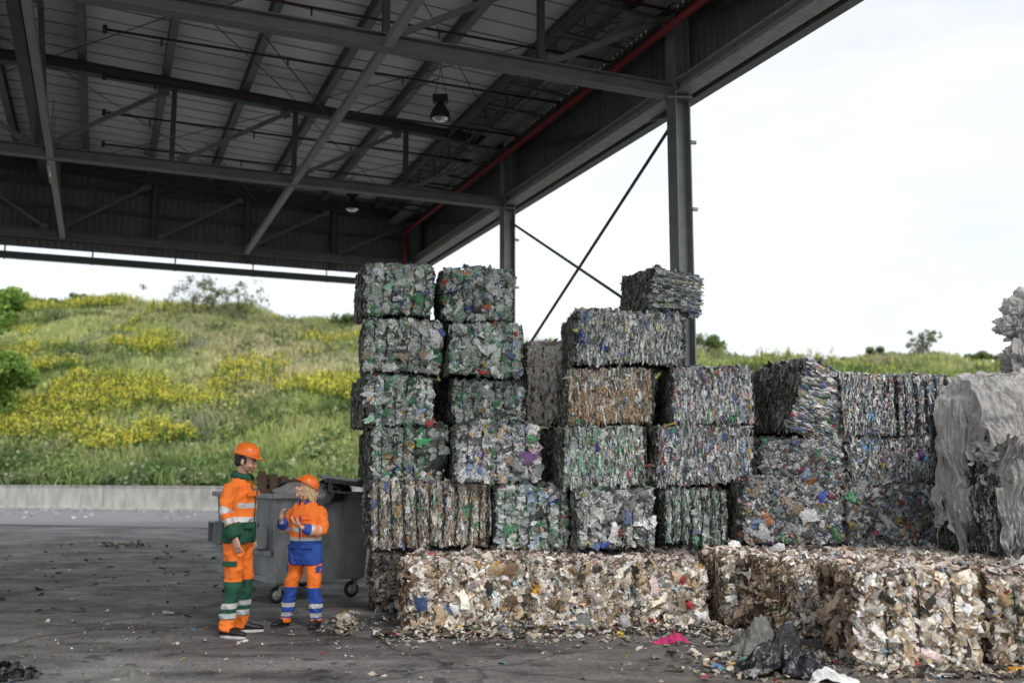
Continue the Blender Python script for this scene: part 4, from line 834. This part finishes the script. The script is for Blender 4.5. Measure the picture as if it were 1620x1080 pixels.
# ------------------------------------------------------------------ people
def remesh(mb, voxel, smooth=2, fac=.5):
    me=mb.mesh('tmp'); bm=bmesh.new(); bm.from_mesh(me); bmesh.ops.recalc_face_normals(bm,faces=bm.faces); bm.to_mesh(me); bm.free()
    o=bpy.data.objects.new('tmp',me); C.objects.link(o); r=o.modifiers.new('r','REMESH'); r.mode='VOXEL'; r.voxel_size=voxel; r.adaptivity=0
    if smooth: s=o.modifiers.new('s','SMOOTH'); s.iterations=smooth; s.factor=fac
    bpy.context.view_layer.update(); dg=bpy.context.evaluated_depsgraph_get(); m2=bpy.data.meshes.new_from_object(o.evaluated_get(dg)); bpy.data.objects.remove(o); bpy.data.meshes.remove(me); m2.materials.clear(); return m2
def arr(me):
    v=np.empty(len(me.vertices)*3); me.vertices.foreach_get('co',v); return v.reshape(-1,3)
def wrinkle(me, amp, sc, seed, stretch=(1,1,.6)):
    v=arr(me); nn=np.empty(len(v)*3); me.vertices.foreach_get('normal',nn); nn=nn.reshape(-1,3); P=v*np.array(stretch)
    P=P+vn(P,3,seed)[:,None]*.12
    d=(ridged(P,sc,seed)-.4)*amp+(ridged(P,sc*2.1,seed+1)-.4)*amp*.45+vn(P,sc*.4,seed+2)*amp*.8
    v=v+nn*d[:,None]; me.vertices.foreach_set('co',v.ravel()); me.update()
def centers(me):
    c=np.empty(len(me.polygons)*3); me.polygons.foreach_get('center',c); return c.reshape(-1,3)
def seg(P,pts):
    """distance to a polyline and length along it"""
    best=np.full(len(P),9.0); par=np.zeros(len(P)); acc=0
    for a,b in zip(pts[:-1],pts[1:]):
        a=np.array(a);b=np.array(b); L=np.linalg.norm(b-a); t=np.clip(((P-a)@(b-a))/L**2,0,1); d=np.linalg.norm(P-a-t[:,None]*(b-a),axis=1); m=d<best; best[m]=d[m]; par[m]=acc+t[m]*L; acc+=L
    return best,par
def limb(mb,pts,rad,n=16,ell=1.0):
    pts=[Vector(p) for p in pts]; P=[];Rr=[]
    for i in range(len(pts)-1):
        for k in range(4): f=k/4; P.append(pts[i].lerp(pts[i+1],f)); Rr.append(rad[i]*(1-f)+rad[i+1]*f)
    P.append(pts[-1]); Rr.append(rad[-1])
    # round the joints a little
    Q=[P[0]]+[(P[i-1]+P[i]*2+P[i+1])/4 for i in range(1,len(P)-1)]+[P[-1]]
    mb.tube(Q,Rr,n)
def hand(mb,wr,d,nr,side,curl=.5,spread=.12,s=1.0,tcurl=.3):
    """wr wrist, d finger direction, nr palm normal, side +1: thumb towards d x nr"""
    wr=Vector(wr); d=Vector(d).normalized(); nr=Vector(nr); nr=(nr-d*nr.dot(d)).normalized(); sd=d.cross(nr)*side
    mb.loft([(wr-d*.02*s,sd*.026*s,nr*.019*s),(wr+d*.015*s,sd*.030*s,nr*.017*s),(wr+d*.05*s,sd*.041*s,nr*.016*s),(wr+d*.088*s,sd*.042*s,nr*.013*s),(wr+d*.097*s,sd*.038*s,nr*.009*s)],16,p=2.6)
    for k,(o,L,r) in enumerate(((.031,.072,.0088),(.0105,.08,.009),(-.0105,.074,.0086),(-.031,.058,.0076))):
        p=wr+d*(.086)*s+sd*o*s; dd=(d+sd*(spread*(1.5-k)*.6)).normalized(); pts=[p]; c=curl*(.8+.15*k); ang=0
        for f,q in ((.45,.5),(.3,1.0),(.25,1.3)):
            ang+=c*q*.6; v=(dd*math.cos(ang)+nr*math.sin(ang)).normalized(); p=p+v*L*f*s; pts.append(p)
        mb.tube(pts,[r*s,r*.96*s,r*.88*s,r*.7*s],10)
    p=wr+d*.022*s+sd*.024*s; pts=[p]
    for v,L in (((sd*.85+d*.55+nr*.25),.036),((sd*.5+d*.85+nr*(.3+tcurl)),.032),((sd*.15+d*.95+nr*(.35+tcurl)),.026)):
        v=v.normalized(); p=p+v*L*s; pts.append(p)
    mb.tube(pts,[.015*s,.0125*s,.0105*s,.0085*s],10)
def head_parts(mb,hc,rot,s=1.0,fem=False):
    def E(c,r,ry=0,rx=0): 
        q=rot@Matrix.Rotation(ry,3,'Y')@Matrix.Rotation(rx,3,'X'); mb.ell(Vector(hc)+rot@(Vector(c)*s),[x*s for x in r],q,18)
    E((-.012,0,.035),(.100,.078,.088)); E((.030,0,-.015),(.066,.064,.085)); E((.028,0,-.062),(.062,.054,.045)); E((.062,0,-.098),(.028,.028,.020)) ; E((.012,0,-.085),(.05,.045,.02),.25)
    E((.086,0,.012),(.018,.052,.012)); E((.100,0,-.026),(.022,.011,.020),-.5); E((.094,0,-.006),(.012,.009,.026),-.35); E((.107,0,-.036),(.012,.016,.009))
    E((.088,0,-.064),(.014,.024,.007)); E((.087,0,-.075),(.013,.021,.007)); E((.07,.036,-.035),(.022,.022,.022)); E((.07,-.036,-.035),(.022,.022,.022))
    for y in (-1,1): E((-.004,.078*y,-.012),(.018,.010,.032),-.15,.15*y); E((.080,.030*y,.0),(.012,.015,.010))
def person(kind,loc,yaw,J,label):
    """J: dictionary of joints in metres, local x forward, y left, z up"""
    root=empty('person',loc,yaw,label,'person'); s=J['s']; rot=Matrix.Rotation(J['hyaw'],3,'Z')@Matrix.Rotation(J['hpitch'],3,'Y')
    hc=Vector(J['head']); mb=MB(); head_parts(mb,hc,rot,J['hs'],kind=='f')
    limb(mb,[J['neck'],Vector(J['neck']).lerp(hc,.35),hc+rot@Vector((-.02,0,-.05))],[.062*s,.054*s,.056*s])
    # trunk, arms and legs under the clothes
    zc=J['z']; mb.loft([((0,0,zc['crotch']-.02),(.05,0,0),(0,.09,0)),((0,0,zc['hip']),(.085*s,0,0),(0,.13*s,0)),((0,0,zc['waist']),(.08*s,0,0),(0,.115*s,0)),((0,0,zc['chest']),(.095*s,0,0),(0,.145*s,0)),((J['neck'][0],0,zc['sh']-.02),(.07*s,0,0),(0,.15*s,0)),((J['neck'][0],0,zc['sh']+.05*s),(.05*s,0,0),(0,.06*s,0))],18)
    for q in ('R','L'):
        limb(mb,[J['sh'+q],J['el'+q],J['wr'+q]],[.05*s,.038*s,.026*s]); limb(mb,[J['hp'+q],J['kn'+q],J['an'+q]],[.07*s,.05*s,.035*s])
        f=Vector(J['an'+q]); t=Vector(J['toe'+q]); mb.tube([f-(t-f)*.05,(f+t)/2,t-(t-f)*.2],[.026*s,.018*s,.012*s],10); hd=J['hand'+q]; hand(mb,J['wr'+q],hd[0],hd[1],hd[2],hd[3],hd[4],J['hands'])
    me=remesh(mb,.0042,1,.4); c=centers(me); mi=np.zeros(len(c),np.int32); L=(c-np.array(hc))@np.array(rot)/J['hs']     # head-local
    lip=(np.abs(L[:,2]+.069)<.0095)&(L[:,0]>.082)&(np.abs(L[:,1])<.021); mi[lip]=1
    brow=(np.abs(L[:,2]-.021)<.0055)&(L[:,0]>.07)&(np.abs(np.abs(L[:,1])-.033)<.019); mi[brow]=2
    eye=(np.abs(L[:,2]+.001)<.0055)&(L[:,0]>.07)&(np.abs(np.abs(L[:,1])-.031)<.013); mi[eye]=3
    if kind=='m':
        st=(L[:,2]<-.05)&(L[:,2]>-.125)&(L[:,0]>-.01)&~lip; mi[st]=4
    me.polygons.foreach_set('material_index',mi); M.setdefault('stubble',mat('stubble',(.36,.22,.16),.6,0,.3,200))
    body=link('body',me,root,['skin' if kind=='m' else 'skin_pale','lips','brow','eyewhite','stubble'],True)
    # jacket
    z=J['z']; mb=MB(); ch=J['chestx']; bw=J.get('bw',1.0)
    rings=[((0,0,z['hem']),(.150*s,0,0),(0,.205*s*bw,0)),((0,0,z['hem']+.08),(.158*s,0,0),(0,.208*s*bw,0)),((0,0,z['waist']),(.148*s,0,0),(0,.195*s,0)),((ch*.5,0,z['chest']-.08),(.150*s,0,0),(0,.205*s,0)),((ch,0,z['chest']+.04),(.142*s,0,0),(0,.208*s,0)),((ch,0,z['sh']-.035*s),(.118*s,0,0),(0,.175*s,0)),((ch*.8,0,z['sh']+.02*s),(.09*s,0,0),(0,.115*s,0)),((J['neck'][0],0,z['sh']+.075*s),(.066*s,0,0),(0,.07*s,0))]
    mb.loft(rings,26,p=2.25)
    for q in ('R','L'):
        e=Vector(J['el'+q]); w_=Vector(J['wr'+q]); limb(mb,[Vector(J['sh'+q])*1.0,e,w_.lerp(e,.06)],[.078*s,.066*s,.054*s])
        mb.ell(Vector(J['sh'+q])+Vector((0,0,-.02*s)),(.078*s,.07*s,.062*s))
    me=remesh(mb,.0085,3,.5); wrinkle(me,.019*s,7.5,3 if kind=='m' else 8,(1,1,.75)); c=centers(me); mi=np.zeros(len(c),np.int32)
    zz=c[:,2]; mi[zz<z['cut']]=1
    for a,b in J['bands']: mi[(zz>a)&(zz<b)]=2
    for q in ('R','L'):
        pts=[J['sh'+q],J['el'+q],J['wr'+q]]; d,t=seg(c,pts); tl=sum((Vector(pts[i+1])-Vector(pts[i])).length for i in (0,1))
        arm=(d<.098*s)&(t>.10*s); ex=np.abs(c[:,1])>.0
        if not J.get('raised'): arm&=(c[:,1]*(1 if q=='L' else -1)>.165*s)
        else: arm&=((c[:,1]*(1 if q=='L' else -1)>.175*s)|(c[:,0]>.15*s))
        mi[arm]=0; mi[arm&(t>tl-J['cuff'])]=1
        for a,b in J['abands']: mi[arm&(t>tl-a)&(t<tl-b)]=2
    me.polygons.foreach_set('material_index',mi); c2='green' if kind=='m' else 'blue'; jk=link('jacket',me,root,['orange',c2,'silver'],True)
    # collar
    mb=MB(); nk=Vector((J['neck'][0],0,z['sh']+.05*s)); 
    n=28; vs=[]; 
    for k in range(n+1):
        a=.28+(2*math.pi-.56)*k/n; r0=Vector((math.cos(a)*.072*s,math.sin(a)*.074*s,-.015-.02*math.cos(a)))
        flare=1.0+.28*max(0,math.cos(a)); vs += [nk+r0, nk+Vector((r0.x*1.02,r0.y*1.02,r0.z+.055*s)), nk+Vector((r0.x*1.2*flare,r0.y*1.22,r0.z+.05*s)), nk+Vector((r0.x*1.42*flare,r0.y*1.38,r0.z-.002))]
    fs=[]; 
    for k in range(n):
        for j in range(3): fs.append((4*k+j,4*k+4+j,4*k+5+j,4*k+1+j))
    mb.add(vs,fs); co=mb.build('collar',c2,jk,True); so_=co.modifiers.new('solid','SOLIDIFY'); so_.thickness=.006
    # pockets
    for (px_,py_,pz_,w_,h_,nx_,ny_,mt_) in J['pockets']:
        mb=MB(); a=math.atan2(ny_,nx_); mb.box((px_,py_,pz_),(.014,w_,h_),rz=a); mb.build('pocket_flap',mt_,jk,bevel=.005)
    # zip line
    mb=MB(); mb.bar((ch*.6+.152*s,0,z['hem']+.03),(ch+.15*s,0,z['chest']),.012,.01,up=(1,0,0)); mb.bar((ch+.15*s,0,z['chest']),(ch+.09*s,0,z['sh']+.0),.012,.01,up=(1,0,0)); mb.build('zip',c2,jk)
    # trousers
    mb=MB()
    mb.loft([((0,0,z['crotch']-.03),(.09*s,0,0),(0,.12*s,0)),((0,0,z['crotch']+.04),(.12*s,0,0),(0,.175*s,0)),((0,0,z['hem']+.04),(.125*s,0,0),(0,.175*s,0)),((0,0,z['waist']),(.10*s,0,0),(0,.15*s,0))],22)
    for q in ('R','L'):
        h=Vector(J['hp'+q]); k_=Vector(J['kn'+q]); a_=Vector(J['an'+q]); limb(mb,[h,k_,a_+Vector((-.01,0,-.03*s)),],[.104*s,.083*s,.074*s])
    me=remesh(mb,.0085,3,.5); wrinkle(me,.017*s,7.5,5,(1,1,.9)); c=centers(me); zz=c[:,2]; mi=np.zeros(len(c),np.int32)
    mi[(zz<J['tcut'])&(zz>J['tlow'])]=1
    for a,b in J['tbands']: mi[(zz>a)&(zz<b)]=2
    me.polygons.foreach_set('material_index',mi); tr=link('trousers',me,root,['orange',c2,'silver'],True)
    for (x_,y_,z_,w_,h_,yy) in J['tpockets']:
        mb=MB(); mb.box((x_,y_,z_),(w_,.012,h_),rz=yy); mb.build('pocket_flap',c2,tr,bevel=.004)
    # shoes
    for q in ('R','L'):
        a=Vector(J['an'+q]); t=Vector(J['toe'+q]); d=(t-a); d.z=0; d.normalize(); sd=Vector((-d.y,d.x,0)); hl=Vector((a.x,a.y,0))-d*.065*s; L=.285*s; mb=MB(); rg_=[]
        for f,w_,h_ in ((0,.03,.05),(.08,.037,.075),(.25,.038,.085),(.42,.038,.078),(.6,.044,.055),(.8,.046,.042),(.93,.036,.034),(1,.018,.022)):
            cc=hl+d*(L*f)+Vector((0,0,.026+h_*s/2)); rg_.append((cc,sd*w_*s,Vector((0,0,h_*s/2+.004))))
        mb.loft(rg_,16,p=2.3); sh=mb.build('shoe','shoe',root,True)
        mb=MB(); vs=[]; n=22; 
        for zz_ in (.002,.026):
            for k in range(n):
                an=2*math.pi*k/n; f=.5-.5*math.cos(an); w_=np.interp(f,[0,.1,.3,.7,.9,1],[0,.036,.040,.049,.04,0])*s; w_=max(w_,.012); vs.append(hl+d*(L*1.02*f-.004)+sd*(w_*math.copysign(min(1,abs(math.sin(an))**.5+.0),math.sin(an)))+Vector((0,0,zz_)))
        mb.add(vs,[tuple(range(n))[::-1],tuple(range(n,2*n))]+[(k,(k+1)%n,n+(k+1)%n,n+k) for k in range(n)]); mb.build('sole','sole' if kind=='m' else 'rubber',sh)
    # helmet
    hr=rot@Matrix.Rotation(J['hat'],3,'Y'); hp=hc+rot@Vector((-.008,0,.062))*J['hs']; mb=MB(); vs=[]; n=36; rings=9; S=J['hs']*1.0
    for i in range(rings+1):
        ph=(math.pi/2)*i/rings
        for k in range(n):
            a=2*math.pi*k/n; r=math.cos(ph)**.8 if i<rings else .02; rid=.006*math.exp(-(math.sin(a)*r/.16)**2)+.004*math.exp(-((abs(math.sin(a)*r)-.38)/.1)**2)
            vs.append(hp+hr@Vector((.128*r*math.cos(a),.108*r*math.sin(a),.108*math.sin(ph)+rid))*S)
    fs=[(i*n+k,i*n+(k+1)%n,(i+1)*n+(k+1)%n,(i+1)*n+k) for i in range(rings) for k in range(n)]+[tuple(rings*n+k for k in range(n))]
    mb.add(vs,fs); hm=mb.build('helmet','helmet',root,True)
    mb=MB(); vs=[]
    for k in range(n):
        a=2*math.pi*k/n; f=max(0,math.cos(a))**1.6; e=.008+.036*f
        for rr,dz in ((0,0.004),(e,-.010*f-.004),(e,-.016*f-.010),(0,-.01)): vs.append(hp+hr@Vector(((.127+rr)*math.cos(a),(.107+rr*.6)*math.sin(a),dz))*S)
    fs=[]
    for k in range(n):
        for j in range(4): fs.append((4*k+j,4*((k+1)%n)+j,4*((k+1)%n)+(j+1)%4,4*k+(j+1)%4))
    mb.add(vs,fs); mb.build('brim','helmet',hm,True)
    # hair
    if kind=='m':
        mb=MB(); mb.ell(hc+rot@Vector((-.028,0,.028))*S,[.098*S,.083*S,.085*S],rot,20); mb.ell(hc+rot@Vector((-.045,0,-.02))*S,[.068*S,.074*S,.06*S],rot,18)
        for y in (-1,1): mb.box(hc+rot@Vector((.018,.071*y,.002))*S,(.022,.016,.06))
        me=remesh(mb,.005,1); link('hair',me,root,['hair_dark'],True)
    else:
        rg=random.Random(3); mb=MB(); mb.ell(hc+rot@Vector((-.03,0,.02))*S,[.098*S,.087*S,.09*S],rot,20)
        for k in range(60):
            a=rg.uniform(.75,2*math.pi-.75); zt=rg.uniform(-.01,.05); r=.088+rg.uniform(-.008,.012); ln=rg.uniform(.09,.16); w_=rg.uniform(.008,.014); ph=rg.uniform(0,6); pts=[]; rad=[]
            for i in range(7):
                f=i/6; q=Vector((math.cos(a)*(r*1.05+.012*math.sin(f*7+ph)+.012*f)-.01, math.sin(a)*(r*.95+.012*math.cos(f*6+ph)+.01*f), zt)); wv=hc+rot@q*S; wv.z-=f*ln*S; pts.append(wv); rad.append(w_*(1-.55*f)+.002)
            mb.tube(pts,rad,7)
        me=remesh(mb,.0055,0); wrinkle(me,.004,30,4); link('hair',me,root,['hair_blond'],True)
        mb=MB(); mb.loft([(hc+Vector((-.01,0,-.16*S)),(.07*s,0,0),(0,.07*s,0)),(hc+Vector((-.01,0,-.115*S)),(.062*s,0,0),(0,.06*s,0))],16); mb.build('shirt_collar','white',root,True)
    return root
man=dict(s=1.0,hs=1.04,hyaw=R(2),hpitch=R(14),head=(.055,.0,1.705),neck=(.01,0,1.53),chestx=.015,z=dict(crotch=.86,hip=.97,waist=1.12,chest=1.34,sh=1.495,hem=.90,cut=1.115),hands=1.05,
 shR=(0,-.175,1.45),elR=(-.035,-.255,1.20),wrR=(.075,-.245,.955),shL=(0,.175,1.45),elL=(-.03,.25,1.20),wrL=(.03,.235,.95),
 handR=((.25,.05,-1),(.35,.9,.05),-1,.75,.05),handL=((.3,-.05,-1),(.35,-.9,.05),1,.75,.05),
 hpR=(0,-.095,.90),knR=(.02,-.125,.50),anR=(-.02,-.165,.09),toeR=(.16,-.20,.05),hpL=(0,.095,.90),knL=(.03,.13,.50),anL=(-.01,.175,.09),toeL=(.17,.24,.05),
 bands=[(1.105,1.155),(1.235,1.285)],cuff=.14,abands=[(.20,.145),(.31,.255)],pockets=[(.165,-.09,1.38,.11,.05,1,-.35,'orange'),(.165,.09,1.38,.11,.05,1,.35,'orange'),(.162,-.11,1.06,.13,.04,1,-.45,'green'),(.162,.11,1.06,.13,.04,1,.45,'green')],
 tcut=.53,tlow=.175,tbands=[(.275,.325),(.18,.23)],tpockets=[(.01,-.207,.705,.15,.05,.05),(.01,.207,.705,.15,.05,-.05)],hat=R(-2))
person('m',(-2.735,9.96,0),R(-8),man,'taller worker in orange and green work clothes looking down at the blond woman')
wm=dict(s=.86,hs=.90,hyaw=R(-48),hpitch=R(-22),head=(.02,-.01,1.41),neck=(-.005,0,1.285),chestx=.01,raised=1,bw=1.06,z=dict(crotch=.70,hip=.80,waist=.95,chest=1.12,sh=1.245,hem=.645,cut=.885),hands=.98,
 shR=(0,-.145,1.195),elR=(.03,-.235,.985),wrR=(.215,-.175,1.085),shL=(0,.145,1.195),elL=(.04,.225,.965),wrL=(.245,.085,1.03),
 handR=((.25,.15,1),(-.15,.9,.25),-1,.8,.45),handL=((.25,-.85,.55),(-.35,.2,.9),-1,.7,.3),
 hpR=(0,-.09,.72),knR=(.02,-.15,.40),anR=(-.0,-.225,.085),toeR=(.14,-.26,.05),hpL=(0,.09,.72),knL=(.02,.125,.40),anL=(0,.15,.085),toeL=(.15,.165,.05),
 bands=[(.885,.925),(.985,1.02)],cuff=.085,abands=[(.135,.09),(.20,.165)],pockets=[(.14,-.075,1.12,.1,.035,1,-.3,'orange'),(.14,.075,1.12,.1,.035,1,.3,'orange'),(.142,-.09,.83,.12,.035,1,-.4,'blue'),(.142,.09,.83,.12,.035,1,.4,'blue')],
 tcut=.41,tlow=.10,tbands=[(.205,.25),(.115,.155)],tpockets=[(.03,.178,.6,.10,.07,-.1),(.03,-.178,.6,.10,.07,.1)],hat=R(-10))
person('f',(-2.15,10.42,0),R(-108),wm,'shorter blond woman in orange and blue high visibility clothes gesturing with both hands')
sc.cycles.use_denoising=True
sc.cycles.max_bounces=6; sc.cycles.transparent_max_bounces=16
